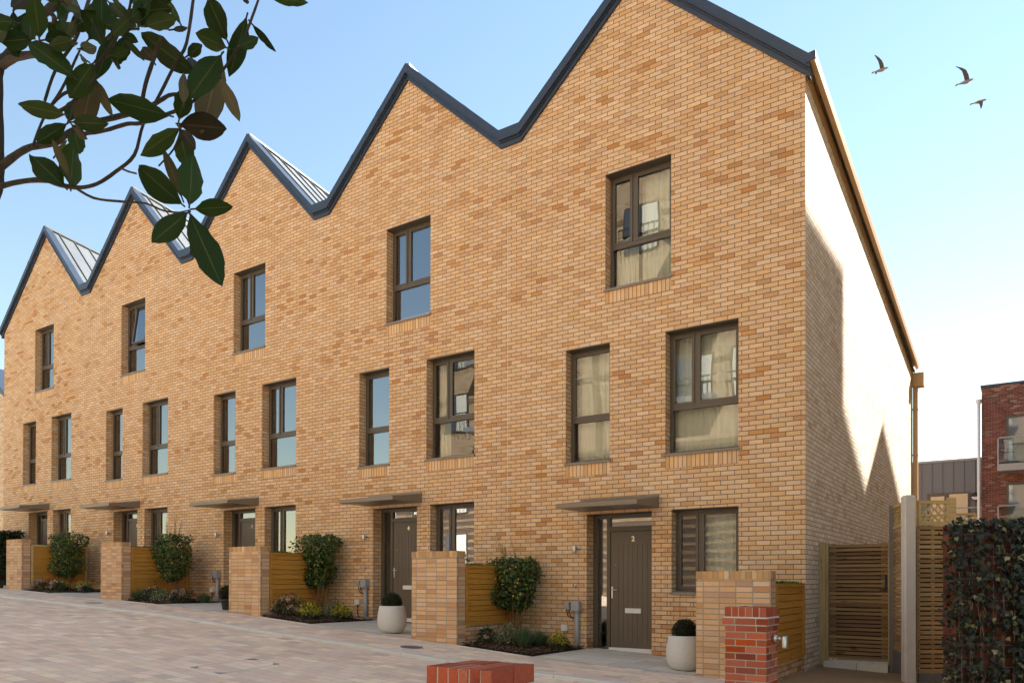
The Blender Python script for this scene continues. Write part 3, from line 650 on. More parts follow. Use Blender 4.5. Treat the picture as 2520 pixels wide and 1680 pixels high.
# ------------------------------------------------------------------ planting
def crown(mb,c,rx,ry,z0,z1,n,L,W,prof,clump=.0,seed=0,up=.1):
    """leaves over and inside an upright crown; prof(t) gives relative radius at height t"""
    rr=random.Random(seed); lumps=[(rr.uniform(0,6.28),rr.uniform(0,1),rr.uniform(-.30,.26)) for _ in range(30)]
    for _ in range(n):
        t=R.random(); a=R.uniform(0,2*math.pi); k=prof(t)
        bump=0
        for la,lt,lv in lumps:
            dd=((math.cos(a)-math.cos(la))**2+(math.sin(a)-math.sin(la))**2+((t-lt)*3)**2); bump+=lv*math.exp(-dd*5)
        q=(R.random()**.35)*(1+bump*1.6)*k*(R.uniform(1.0,1.22) if R.random()<.06 else 1)
        p=Vector((c[0]+rx*q*math.cos(a),c[1]+ry*q*math.sin(a),z0+(z1-z0)*t+R.gauss(0,.02)))
        nr=Vector((math.cos(a),math.sin(a),.35+R.gauss(0,.3))); nr+=Vector((R.gauss(0,.35),R.gauss(0,.35),R.gauss(0,.35)))
        d=Vector((R.gauss(0,.7),R.gauss(0,.7),R.gauss(-.35,.5)))+nr*.25
        s_=R.uniform(.6,1.25); mb.leaf(p,d,nr,L*s_,W*s_,.22,curl=R.uniform(0,.35))
SH=[(-4.95,-.45,-.50,.42,.45,'the slim leafy standard shrub with orange tinged leaves between doors 4 and 2'),
    (-10.12,-.45,-.12,1.0,.50,'dense round topped evergreen shrub on bare stems between doors 6 and 4'),
    (-15.0,-.86,.0,1.15,.50,'evergreen shrub with pale shoots on bare stems between doors 8 and 6'),
    (-20.2,-.85,.12,1.36,.52,'evergreen shrub with feathery top left of door number 8')]
for i,(x,y,z0,z1,r,lb) in enumerate(SH):
    T=empty('evergreen_shrub',(x,y,g(x)),lb,'shrub','tall evergreen shrubs in the beds')
    s=MB(); pf=lambda t: (.66+.42*t) * (1 if t<.92 else math.sqrt(max(0.05,1-((t-.92)/.1)**2))) * (1 if t>.12 else .5+4*t)
    crown(s,(x,y),r,r*.95,z0,z1,4200 if i<2 else 3600,.062,.04,pf,seed=i+3)
    s.build('foliage',M['shrubleaf'],T)
    s=MB()
    for k in range(11):
        a=R.uniform(0,6.28);b=R.uniform(.04,.11);q=R.uniform(.1,.34)*r/.5; h=(z0+z1)/2
        s.tube([(x+b*.7*math.cos(a),y+b*.7*math.sin(a),g(x)-.02),(x+b*1.3*math.cos(a),y+b*1.2*math.sin(a),g(x)+(z0-g(x))*.5),(x+q*math.cos(a),y+q*.7*math.sin(a),z0+.05),(x+q*1.2*math.cos(a+.2),y+q*.8*math.sin(a+.2),h)],[.011,.009,.008,.004],5,jit=.15)
    s.build('stems',M['stem'],T)
    s=MB(); st=[]
    tw=MB(); base=[(-.25,.3),(.05,.25),(-.45,.2)] if i!=2 else [(-.55,.35),(-.45,.3),(.1,.22)]
    for k in range([7,2,11,9][i]):
        bx,hh=R.choice(base); bx=bx*r*1.2+R.gauss(0,.1); H_=hh*R.uniform(.6,1.35)*[1.15,.5,1.25,1.3][i]; p0=Vector((x+bx*.7,y+R.gauss(0,.1),z1-.18-abs(bx)*.2)); p1=p0+Vector((R.gauss(bx*.3,.08),R.gauss(0,.05),.18+H_))
        tw.tube([p0,(p0+p1)/2+Vector((R.gauss(0,.02),0,0)),p1],[.005,.004,.002],4)
        for q in range(22):
            t=R.uniform(.2,1); s.leaf(p0.lerp(p1,t),(R.gauss(0,1),R.gauss(0,1),.6),(R.gauss(0,1),-1,R.gauss(0,1)),R.uniform(.02,.045),.014)
    tw.build('twigs_and_stalks',M['stem'],T); s.build('pale_foliage',M['wispy'],T)
    if i==0:
        s=MB()
        for k in range(16): a=R.uniform(3.2,5.6); s.leaf((x+r*.9*math.cos(a),y-.33,R.uniform(-.3,.42)),(R.gauss(0,1),0,R.gauss(0,1)),(0,-1,.2),.05,.035)
        s.build('orange_leaves',M['orange'],T)
def mound(name,x,y,r,h,mat,lb,cat,L=.042,W=.03,n=420,flowers=None,fm=None,fr=.018,grp='low shrubs and flowers in the beds',fclump=None,topmat=None):
    r*=.85 if x>-12 else .74
    T=empty(name,(x,y,g(x)+.03),lb,cat,grp); s=MB(); z=g(x)+.03; t2=MB()
    for _ in range(n):
        a=R.uniform(0,6.28); e=math.acos(R.uniform(0,1)); q=R.uniform(.45,1)**.5*(1+.18*math.sin(a*3+x*5)+.1*math.sin(a*7))
        nr=Vector((math.sin(e)*math.cos(a),math.sin(e)*math.sin(a),math.cos(e))); p=Vector((x+r*q*nr.x,y+r*q*nr.y,z+h*(.12+.85*q*nr.z)))
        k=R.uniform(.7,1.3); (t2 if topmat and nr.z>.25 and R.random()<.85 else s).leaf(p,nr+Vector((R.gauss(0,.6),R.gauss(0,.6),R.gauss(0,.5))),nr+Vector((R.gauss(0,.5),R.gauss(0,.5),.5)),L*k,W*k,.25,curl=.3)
    s.build('foliage',mat,T)
    if topmat: t2.build('bright_foliage',topmat,T)
    s=MB()
    for _ in range(7): a=R.uniform(0,6.28); s.tube([(x,y,z-.04),(x+r*.35*math.cos(a),y+r*.35*math.sin(a),z+h*.4),(x+r*.6*math.cos(a),y+r*.6*math.sin(a),z+h*.7)],[.006,.004,.003],4)
    s.build('stems',M['stem'],T)
    if flowers:
        s=MB()
        for _ in range(flowers):
            a=R.uniform(3.3,6.1) if R.random()<.75 else R.uniform(0,6.28); e=R.uniform(.2,1.35)
            nr=Vector((math.sin(e)*math.cos(a),math.sin(e)*math.sin(a),math.cos(e))); c=Vector((x+r*1.0*nr.x,y+r*1.0*nr.y,z+h*(.15+.87*nr.z)))
            for _ in range(26):
                v=Vector((R.gauss(0,1),R.gauss(0,1),R.gauss(0,1))).normalized(); s.leaf(c+v*fr*1.5*R.random(),v,v.orthogonal(),fr*.9,fr*.8,.3)
        s.build('flower_heads',fm,T)
    return T
def tuft(x,y,r,h,lb,n=420):
    T=empty('lavender_plant',(x,y,g(x)+.03),lb,'plant','low shrubs and flowers in the beds'); s=MB(); z=g(x)+.02
    for _ in range(n):
        a=R.uniform(0,6.28);q=R.random()**.6; d=Vector((q*r*math.cos(a),q*r*math.sin(a),h*R.uniform(.6,1.05)*(1-.3*q)))
        s.leaf((x+.35*q*r*math.cos(a),y+.35*q*r*math.sin(a),z),d,(math.cos(a),math.sin(a),.2),d.length,.011,.3,curl=R.uniform(-.1,.15))
        if R.random()<.5:
            for _k in range(3):
                t=R.uniform(.4,.95); p=Vector((x,y,z))+d*t+Vector((.35*q*r*math.cos(a),.35*q*r*math.sin(a),0)); s.leaf(p,d.normalized()+Vector((R.gauss(0,.5),R.gauss(0,.5),0)),(0,-1,0),.03,.007)
    s.build('foliage',M['lavender'],T); return T
D2='in the bed between doors 4 and 2';D4='in the bed between doors 6 and 4';D6='in the bed between doors 8 and 6';D8='in the bed left of door number 8'
mound('flowering_shrub',-4.93,-1.35,.19,.3,M['darkleaf'],'small dark leaved shrub with white flowers '+D2,'shrub',flowers=7,fm=M['whiteflower'],n=320)
mound('variegated_shrub',-4.62,-1.15,.24,.36,M['variegated'],'grey green variegated shrub beside the white flowers '+D2,'shrub',L=.035,W=.02,n=900)
tuft(-4.28,-1.2,.19,.42,'taller feathery green lavender in the middle '+D2)
tuft(-4.27,-.72,.17,.33,'smaller lavender close to the wall '+D2)
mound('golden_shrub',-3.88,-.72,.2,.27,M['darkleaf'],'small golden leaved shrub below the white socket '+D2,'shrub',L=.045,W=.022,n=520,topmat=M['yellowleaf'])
mound('flowering_shrub',-10.0,-1.35,.42,.42,M['darkleaf'],'broad shrub with dusky pink buds '+D4,'shrub',L=.045,W=.022,n=900,flowers=24,fm=M['pink'],fr=.03)
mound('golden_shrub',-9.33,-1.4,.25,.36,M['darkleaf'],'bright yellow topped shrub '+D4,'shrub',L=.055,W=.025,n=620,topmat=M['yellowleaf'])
mound('variegated_shrub',-9.48,-.62,.25,.38,M['variegated'],'grey green variegated shrub '+D4,'shrub',L=.035,W=.02,n=800)
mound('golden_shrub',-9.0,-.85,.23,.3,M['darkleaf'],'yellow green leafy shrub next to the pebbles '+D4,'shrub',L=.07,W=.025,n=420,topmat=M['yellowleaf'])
tuft(-15.35,-1.5,.2,.34,'lavender nearest the bin store '+D6,300)
mound('dark_shrub',-14.95,-1.35,.36,.34,M['darkleaf'],'glossy dark green shrub with few pink buds '+D6,'shrub',n=620,flowers=6,fm=M['pink'],fr=.026)
mound('variegated_shrub',-14.6,-1.4,.3,.3,M['variegated'],'pale variegated mound '+D6,'shrub',L=.035,W=.02,n=700)
mound('flowering_shrub',-14.15,-1.15,.36,.32,M['darkleaf'],'pink budded shrub at the paved edge '+D6,'shrub',n=560,flowers=16,fm=M['pink'],fr=.028)
tuft(-14.05,-.6,.19,.28,'lavender nearest the door path '+D6,300)
mound('flowering_shrub',-20.35,-1.45,.3,.3,M['darkleaf'],'pink budded shrub nearest the bin store '+D8,'shrub',n=420,flowers=14,fm=M['pink'],fr=.032)
mound('golden_shrub',-20.0,-1.1,.3,.28,M['darkleaf'],'yellow leaved shrub below the evergreen '+D8,'shrub',n=420,topmat=M['yellowleaf'])
mound('flowering_shrub',-19.75,-1.35,.32,.28,M['darkleaf'],'pink budded shrub in the middle '+D8,'shrub',n=420,flowers=14,fm=M['pink'],fr=.032)
mound('golden_shrub',-19.4,-.8,.3,.28,M['darkleaf'],'yellow green shrub right of the middle '+D8,'shrub',n=420,topmat=M['yellowleaf'])
mound('flowering_shrub',-18.95,-1.0,.22,.2,M['darkleaf'],'small pink budded shrub at the right end '+D8,'shrub',n=260,flowers=8,fm=M['pink'],fr=.028)
# planters with clipped balls
def ball(x,y,z,r,lb):
    T=empty('box_ball',(x,y,z-r),lb,'topiary','clipped box balls in pots'); s=MB()
    for _ in range(2400):
        v=Vector((R.gauss(0,1),R.gauss(0,1),R.gauss(0,1))).normalized(); k=.86+.16*R.random()+.03*math.sin(v.x*7)*math.sin(v.z*8+v.y*5)
        s.leaf(Vector((x,y,z))+v*r*k,v*.6+Vector((R.gauss(0,.7),R.gauss(0,.7),R.gauss(0,.7))),v+Vector((R.gauss(0,.5),R.gauss(0,.5),R.gauss(0,.5))),.022,.014)
    s.build('foliage',M['boxball'],T)
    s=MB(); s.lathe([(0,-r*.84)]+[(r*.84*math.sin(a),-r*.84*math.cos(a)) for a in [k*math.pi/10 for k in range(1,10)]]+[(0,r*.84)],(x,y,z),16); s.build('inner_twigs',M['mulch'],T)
    s=MB(); s.tube([(x,y,z-r-.08),(x,y,z)],[.014,.01],6); s.build('stem',M['stem'],T)
def planter(x,y,lb,sc_=1):
    z=g(x)+.006
    T=empty('round_planter',(x,y,z),lb,'planter','pale round planters by the doors'); 
    s=MB(); pr=[(0,0),(.15,0),(.19,.012),(.235,.07),(.262,.15),(.27,.24),(.262,.34),(.245,.43),(.232,.485),(.228,.497),(.215,.497),(.208,.485),(.2,.44),(0,.43)]
    s.lathe([(a*sc_,b*sc_) for a,b in pr],(x,y,z),48); s.build('bowl',M['pot'],T)
    s=MB(); s.lathe([(.206*sc_,.445),(.1,.455),(0,.46)],(x,y,z),24); s.build('soil',M['mulch'],T)
    ball(x,y,z+.555,.175,'dark clipped box ball in the '+lb.replace('pale round ',''))
planter(-1.34,-1.42,'pale round planter between door 2 and the brick pier')
planter(-6.98,-1.5,'pale round planter in front of door number 4')
def pot(x,y,lb):
    z=g(x)+.006; T=empty('plant_pot',(x,y,z),lb,'pot','black plastic pots'); s=MB()
    s.lathe([(0,0),(.095,0),(.1,.01),(.128,.2),(.14,.2),(.142,.235),(.128,.235),(.12,.2),(0,.2)],(x,y,z),28); s.build('tub',M['blackpot'],T); ball(x,y,z+.36,.168,'clipped box ball in the '+lb)
pot(-11.88,-1.5,'small black pot left of the bin store by door 6'); pot(-22.3,-1.75,'small black pot at the far left of the terrace')
T=empty('hedge',(-25.2,-.6,g(-25)),'dark tall hedge at the far left edge','hedge'); s=MB()
for _ in range(5200):
    f=R.choice('fffrt'); x=R.uniform(-26.4,-24.25);z=R.uniform(g(-25)+.05,1.55);y=R.uniform(-.95,-.25)
    if f=='f': y=-.95+R.uniform(-.05,.08); nr=(0,-1,.3)
    elif f=='r': x=-24.25+R.uniform(-.1,.06); nr=(1,0,.3)
    else: z=1.5+R.uniform(-.05,.08); nr=(0,0,1)
    s.leaf((x,y,z),(R.gauss(0,1),R.gauss(0,.5),R.gauss(-.3,.6)),Vector(nr)+Vector((R.gauss(0,.4),R.gauss(0,.4),R.gauss(0,.4))),.09,.055)
s.build('foliage',M['boxball'],T)
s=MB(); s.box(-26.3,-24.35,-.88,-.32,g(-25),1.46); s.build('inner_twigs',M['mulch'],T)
# ------------------------------------------------------------------ covers in the paving
def cover_round(x,y,lb):
    T=empty('drain_cover',(x,y,g(x)),lb,'drain cover'); sl=(g(x+.3)-g(x-.3))/.6
    s=MB(); s.lathe([(0,.006),(.18,.006),(.18,.0)],(x,y,g(x)),28); s.v=[(a,b,c+(a-x)*sl) for a,b,c in s.v]; s.build('lid',M['iron'],T)
    s=MB(); s.lathe([(.18,.004),(.2,.004),(.27,.004),(.27,-.01)],(x,y,g(x)),4); s.v=[(a,b,c+(a-x)*sl) for a,b,c in s.v]; s.build('surround',M['kerb'],T)
cover_round(-5.43,-2.72,'round dark drain cover on the footway below the bin store between doors 4 and 2'); cover_round(-15.0,-2.8,'small distant drain cover on the footway below door number 8')
T=empty('manhole_cover',(-5.6,-5.9,g(-5.6)-.035),'square paved manhole cover with steel corners in the road','manhole cover')
s=MB(); 
q=[(-5.95,-5.35),(-5.4,-5.35),(-5.2,-6.4),(-5.78,-6.4)]
for k in range(4):
    a=q[k];b=q[(k+1)%4]; s.beam((a[0],a[1],g(a[0])-.033),(b[0],b[1],g(b[0])-.033),.009,.004)
s.build('frame_edge',M['kerb'],T)
for k in range(4):
    a=Vector((*q[k],0));b=Vector((*q[(k+1)%4],0));c=Vector((*q[k-1],0)); P=[a,a+(b-a).normalized()*.13,a+(c-a).normalized()*.13]
    s=MB(); s.face([(p.x,p.y,g(p.x)-.027) for p in P]); s.build('corner_plate',M['greyplastic'],T)
# ------------------------------------------------------------------ foreground red brick piers
def redpier(x0,x1,y0,y1,zt,lb):
    zb=g(x1)-.2; T=empty('gate_pier',((x0+x1)/2,(y0+y1)/2,g(x1)),lb,'brick pier','red brick gate piers in the foreground'); zc=zt-.105
    s=MB(); n=int((zc-.012-.065-.01-zb)/.075)
    # body
    s.box(x0,x1,y0,y1,zb,zc-.09,'')
    def buv(mb,vo):
        uv=[]
        for f in mb.f:
            q=[]
            P=[Vector(mb.v[k]) for k in f]; nn=(P[1]-P[0]).cross(P[2]-P[0])
            for p in P:
                if abs(nn.x)>abs(nn.y) and abs(nn.x)>abs(nn.z): q.append((p.y-y0+.1125+9*.225*2,p.z-vo+30))
                elif abs(nn.y)>abs(nn.z): q.append((p.x-x0+9*.225*2,p.z-vo+30))
                else: q.append((p.x-x0,p.y-y0))
            uv.append(q)
        mb.uv=uv
    buv(s,zc-.09+.005); b=s.build('shaft',M['red'],T); bevel(b,.004,2)
    s=MB(); e=.022; s.box(x0-e,x1+e,y0-e,y1+e,zc-.082,zc-.014); buv(s,zc-.009); b=s.build('projecting_course',M['red'],T); bevel(b,.008,3)
    s=MB(); s.box(x0-.012,x1+.012,y0-.012,y1+.012,zc-.016,zc+.002); s.box(x0-.004,x1+.004,y0-.004,y1+.004,zc-.094,zc-.08); s.build('mortar',M['kerb'],T)
    # soldier bricks on top, each its own brick, all one course mesh
    s=MB(); nb=6; w=(x1-x0)/nb; ym=(y0+y1)/2
    for k in range(nb):
        for (a,b_) in ((y0,ym-.005),(ym+.005,y1)):
            j=lambda:R.uniform(-.002,.002); s.box(x0+k*w+(.0 if k==0 else .0062)+j(),x0+(k+1)*w-(0 if k==nb-1 else .0062)+j(),a+j(),b_+j(),zc,zt+R.uniform(-.003,.002))
    b=s.build('top_bricks',M['redplain'],T); bevel(b,.007,3)
    s=MB(); s.box(x0+.006,x1-.006,y0+.005,y1-.005,zc,zt-.0025); s.build('top_mortar',M['mortar'],T)
    return T
t=NT('red_brick_plain',.85,.2);o=t.obj();n=t.noise(o,60,5,.7);isl=t.island();c=t.ramp(isl,[(0,(.52,.14,.07)),(.4,(.44,.10,.05)),(.8,(.33,.07,.038)),(1,(.50,.17,.10))])
c=t.mix(t.math('MULTIPLY',t.smooth(n,.3,.7),.5),c,(.6,.5,.45),'MULTIPLY');b2=t.noise(o,9,4,.7);c=t.mix(t.math('MULTIPLY',t.smooth(b2,.58,.75),.6),c,(.12,.05,.04));c=t.mix(t.math('MULTIPLY',t.smooth(t.noise(o,14,5,.75),.62,.75),.35),c,(.6,.45,.36));t.color(c);t.bump(t.noise(o,90,5,.7),.006);M['redplain']=t.m
M['mortar']=plain('cream_mortar',(.52,.45,.34),.9,noise=.15,nscale=40,bump=.004)
redpier(.065,.505,-3.85,-3.41,-.266,'tall red brick gate pier with a steel lamp, at the right')
redpier(-.08,.378,-8.637,-8.2,-.488,'low red brick pier top nearest the camera at the bottom edge')
T=empty('pier_lamp',(.51,-3.6,-.62),'small brushed steel lamp on the side of the tall red pier','lamp')
s=MB(); s.tube([(.506,-3.63,-.6),(.56,-3.63,-.6)],.036,18); s.tube([(.56,-3.63,-.6),(.60,-3.63,-.6)],.02,12); s.build('mount',M['steel'],T)
s=MB(); s.lathe([(0,-.075),(.036,-.075),(.038,-.06),(.038,.045),(.034,.05),(0,.05)],(.632,-3.63,-.625),20); s.build('lamp_body',M['steel'],T)
# ------------------------------------------------------------------ side gate
T=empty('timber_gate',(.6,.92,-1.25),'closed slatted timber side gate against the sunlit brick wall','gate')
zg0,zg1=-1.21,.61; y=.9
s=MB(); s.box(.005,.1,y-.03,y+.07,zg0-.1,zg1+.02); s.box(.1,.14,y,y+.09,zg0-.02,zg1+.015); s.build('post',M['postwood'],T)
s=MB(); s.box(1.0,1.085,y-.03,y+.07,zg0-.15,zg1+.03); s.build('post',M['postwood'],T)
s=MB(); n=29; h=(zg1-zg0-.02)/n
for k in range(n): s.box(.15,.995,y+.005+R.uniform(0,.004),y+.025,zg0+.02+k*h+.002,zg0+.02+(k+1)*h-.016)

s.build('slats',M['gate'],T); s=MB()
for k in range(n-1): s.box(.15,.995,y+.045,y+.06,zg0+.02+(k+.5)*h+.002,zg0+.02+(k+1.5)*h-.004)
s.build('gap_shade_slats',M['gapshade'],T)  # added backing, fills the gate gaps with painted shade
s=MB(); s.box(.17,.25,y+.026,y+.044,zg0+.02,zg1); s.box(.9,.98,y+.026,y+.044,zg0+.02,zg1); s.box(.25,.9,y+.026,y+.044,-.35,-.27); s.build('ledges',M['gate'],T)
s=MB(); s.box(.955,.99,y-.012,y+.004,-.11,.12); s.box(.965,.98,y-.03,y-.01,.0,.1); s.box(.885,.97,y-.045,y-.03,-.115,-.09); s.tube([(.965,y-.01,-.1),(.965,y-.045,-.1)],.008,8); s.build('latch',M['black'],T)
s=MB(); s.box(.1,1.02,y-.16,y+.2,-1.36,-1.235); tag(s.build('gate_step',M['slabs']),'pale stone threshold slab under the side gate','step')
# fence
A=Vector((1.08,.86,0));Bp=Vector((1.405,-.06,0)); Cc=Vector((1.50,.045,0)); Dd=Vector((1.855,.305,0)); RT=Vector((.829,.56,0))
F0=empty('slatted_fence',(1.25,.4,-1.3),'slatted timber fence with trellis top meeting at the concrete post beside the gate','fence')
def panelrun(P,Q,zb,zs,zt,gravel=True,back=False):
    d=(Q-P).normalized(); L=(Q-P).length; nrm=Vector((d.y,-d.x,0))
    s=MB(); n=int((zs-zb)/.066); h=(zs-zb)/n
    for k in range(n):
        zc=zb+(k+.5)*h; c=(P+Q)/2; s.obox((c.x,c.y,zc),d*(L/2),nrm*.009,Vector((0,0,h/2-.0085)))
    s.build('slats',M['slat'],F0)
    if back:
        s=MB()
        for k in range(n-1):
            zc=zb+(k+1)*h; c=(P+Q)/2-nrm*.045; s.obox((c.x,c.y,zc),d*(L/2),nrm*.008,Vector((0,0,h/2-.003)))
        s.build('gap_shade_slats',M['gapshade'],F0)  # dark backing added so the fence gaps look shaded
    s=MB()
    for t_ in (.03,.5,.97):
        c=P+(Q-P)*t_-nrm*.018; s.obox((c.x,c.y,(zb+zs)/2),d*.022,nrm*.009,Vector((0,0,(zs-zb)/2)))
    s.build('battens',M['trellis'],F0)
    s=MB(); 
    for zc in (zs+.025,zt-.022): c=(P+Q)/2; s.obox((c.x,c.y,zc),d*(L/2),nrm*.02,Vector((0,0,.022)))
    for t_ in (0,1): c=P+(Q-P)*t_+d*(.02 if t_==0 else -.02); s.obox((c.x,c.y,(zs+zt)/2),d*.02,nrm*.02,Vector((0,0,(zt-zs)/2-.04)))
    s.build('trellis_frame',M['trellis'],F0)
    s=MB(); z0_,z1_=zs+.047,zt-.044; Hh=z1_-z0_; st=.105
    for sg in (1,-1):
        k=-Hh
        while k<L+Hh:
            # line from (k,z0) going sg direction
            a0,a1=(k,k+Hh*1.0); 
            pts=[]
            for t_ in (0,1):
                pass
            ua,ub=a0,a1; za,zb_=(z0_,z1_) if sg>0 else (z1_,z0_)
            lo=max(0.0,ua);hi=min(L,ub)
            if hi-lo>.03:
                f=lambda u:za+(zb_-za)*(u-ua)/(ub-ua)
                p=P+d*lo;q=P+d*hi; off=nrm*(.006*sg); s.beam(Vector((p.x,p.y,f(lo)))+off,Vector((q.x,q.y,f(hi)))+off,.009,.02,up=(0,0,1))
            k+=st
    s.build('trellis_lattice',M['trellis'],F0)
    if gravel:
        s=MB(); c=(P+Q)/2; s.obox((c.x,c.y,zb-.16),d*(L/2),nrm*.02,Vector((0,0,.155))); s.obox((c.x,c.y,zb-.16),d*(L/2-.05),nrm*.026,Vector((0,0,.1))); s.build('gravel_board',M['greyconcrete'],F0)
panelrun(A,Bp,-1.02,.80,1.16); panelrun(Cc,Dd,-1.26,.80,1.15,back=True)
s=MB(); s.box(1.0+.03,1.10,.80,.9,-1.5,1.17); s.build('post',M['greyconcrete'],F0)
s=MB(); c=Vector((1.405,-.115,0)); dd=RT*.08; nn=Vector((.56,-.829,0))*.055
pr=[(-1,-.6),(-.8,-1),(.8,-1),(1,-.6),(1,1),(-1,1)]
for z0_,z1_,k0,k1 in ((-1.6,1.185,1,1),(1.185,1.205,1,.86),(1.205,1.212,.86,.6)):
    vs=[c+dd*a*k0+nn*-b*-1*k0+Vector((0,0,z0_)) for a,b in [(p[0],-p[1]) for p in pr]]+[c+dd*a*k1+nn*b*k1+Vector((0,0,z1_)) for a,b in [(p[0],-p[1]) for p in pr]]
    s.shared(vs,[(k,(k+1)%6,(k+1)%6+6,k+6) for k in range(6)]+[tuple(range(6,12))])
s.build('concrete_post',M['concrete'],F0)
s=MB(); s.obox((1.885,.33,-.1),RT*.045,nn*.8,Vector((0,0,1.29))); s.build('timber_post',M['trellis'],F0)
# far sunlit trellis fence seen through the lattice
F0=empty('lattice_fence',(1.6,5,-1.2),'pale sunlit lattice topped fence seen through the nearer trellis','fence')
panelrun(Vector((.75,5.0,0)),Vector((1.95,5.0,0)),-1.2,.9,1.33,False)
# ------------------------------------------------------------------ ivy wall
A0=Vector((2.20,-3.57,0)); ND=Vector((.56,-.829,0))
W_=empty('ivy_wall',(2.6,-3.2,-1.4),'dark red brick wall covered in ivy and wire mesh at the right edge','wall')
def wbox(mb,a,b,t0,t1,z0,z1):
    P=[A0+RT*u+ND*v for u,v in ((a,t0),(b,t0),(b,t1),(a,t1))]
    mb.shared([(p.x,p.y,z0) for p in P]+[(p.x,p.y,z1) for p in P],[(3,2,1,0),(4,5,6,7),(0,1,5,4),(1,2,6,5),(2,3,7,6),(3,0,4,7)])
s=MB(); wbox(s,.02,2.6,-.22,0,-1.7,.555); 
def uvw(mb):
    mb.uv=[]
    for f in mb.f:
        P=[Vector(mb.v[k]) for k in f]; nn_=(P[1]-P[0]).cross(P[2]-P[0]).normalized()
        mb.uv.append([((Vector((p.x,p.y,0))-A0).dot(RT)+20,p.z+20) if abs(nn_.dot(ND))>.5 else (p.x*.56+p.y*-.83+20,p.z+20) for p in P])
uvw(s); s.build('brickwork',M['ivybrick'] if 'ivybrick' in M else M['red'],W_)
s=MB(); 
for k in range(22):
    u=.05+k*.1; z1=.55; s.tube([A0+RT*u+ND*.05+Vector((0,0,-1.6)),A0+RT*u+ND*.05+Vector((0,0,z1))],.0024,5)
for k in range(12):
    z=.46-k*.21; s.tube([A0+RT*.02+ND*.053+Vector((0,0,z)),A0+RT*2.3+ND*.053+Vector((0,0,z))],.0024,5)
s.build('wire_mesh',M['wire'],W_)
s=MB(); st=MB()
IV=[(0,-.05),(.22,-.18),(.5,-.05),(.42,.15),(.55,.38),(.28,.42),(.12,.62),(0,1.0),(-.12,.62),(-.28,.42),(-.55,.38),(-.42,.15),(-.5,-.05),(-.22,-.18)]
def ivyleaf(mb,p,d,nr,L):
    d=Vector(d).normalized();nr=Vector(nr);sd=d.cross(nr);sd.normalize();up=sd.cross(d)
    vs=[p+d*(L*.3)]+[p+d*(L*b)+sd*(L*a)-up*(L*.25*(abs(a)+max(0,b-.5)*.6)) for a,b in IV]
    mb.shared(vs,[(0,k,k%14+1) for k in range(1,15)],True)
for _ in range(19000):
    u=R.uniform(-.04,2.3); z=.62-1.05*R.random()*2.1
    fx=abs(((u-.05)/.1+.5)%1-.5)
    dens=(.38+.62*(u>.55))*(1 if (z>.47 or z<-1.0) else .8)*(1.0 if u>.08 else 1.1)
    if u<.5: dens*=.25+.95*(math.sin(u*31+z*4)*.5+.5)
    if R.random()>dens: continue
    p=A0+RT*u+ND*(R.uniform(.05,.10)+(.06*R.random() if u>.5 else 0))+Vector((0,0,z)); nr=ND+Vector((R.gauss(0,.75),R.gauss(0,.75),R.gauss(.1,.7)))
    ivyleaf(s,p,RT*R.gauss(0,.7)+Vector((0,0,-1+R.gauss(0,.5)))+ND*R.uniform(0,.4),nr,R.uniform(.026,.062))
for _ in range(650):
    u=R.uniform(-.03,2.3); p=A0+RT*u+ND*R.uniform(-.1,.1)+Vector((0,0,.56+R.gauss(0,.022)+.02*math.sin(u*11))); ivyleaf(s,p,RT*R.gauss(0,1)+ND*R.gauss(.3,.6),ND*.5+Vector((R.gauss(0,.4),R.gauss(0,.4),1)),R.uniform(.022,.048))
for _ in range(420):
    p=A0+RT*R.uniform(-.08,.04)+ND*R.uniform(-.1,.1)+Vector((0,0,R.uniform(-1.5,.58))); ivyleaf(s,p,RT*R.gauss(-.4,.6)+Vector((0,0,-.6)),ND+Vector((R.gauss(-.4,.5),R.gauss(0,.5),R.gauss(0,.5))),R.uniform(.022,.046))
s.build('ivy_leaves',M['ivy'],W_)
s=MB()
for k in range(46):
    u=(R.randrange(0,22)*.1+.05)+R.gauss(0,.01); z=-1.6;pts=[]
    z1=R.uniform(-.4,.55)
    while z<z1: pts.append(A0+RT*(u+R.gauss(0,.012))+ND*(.05+R.gauss(0,.01))+Vector((0,0,z))); z+=.12
    if len(pts)>2: s.tube(pts,.004,4)
s.build('ivy_stems',M['stem'],W_)
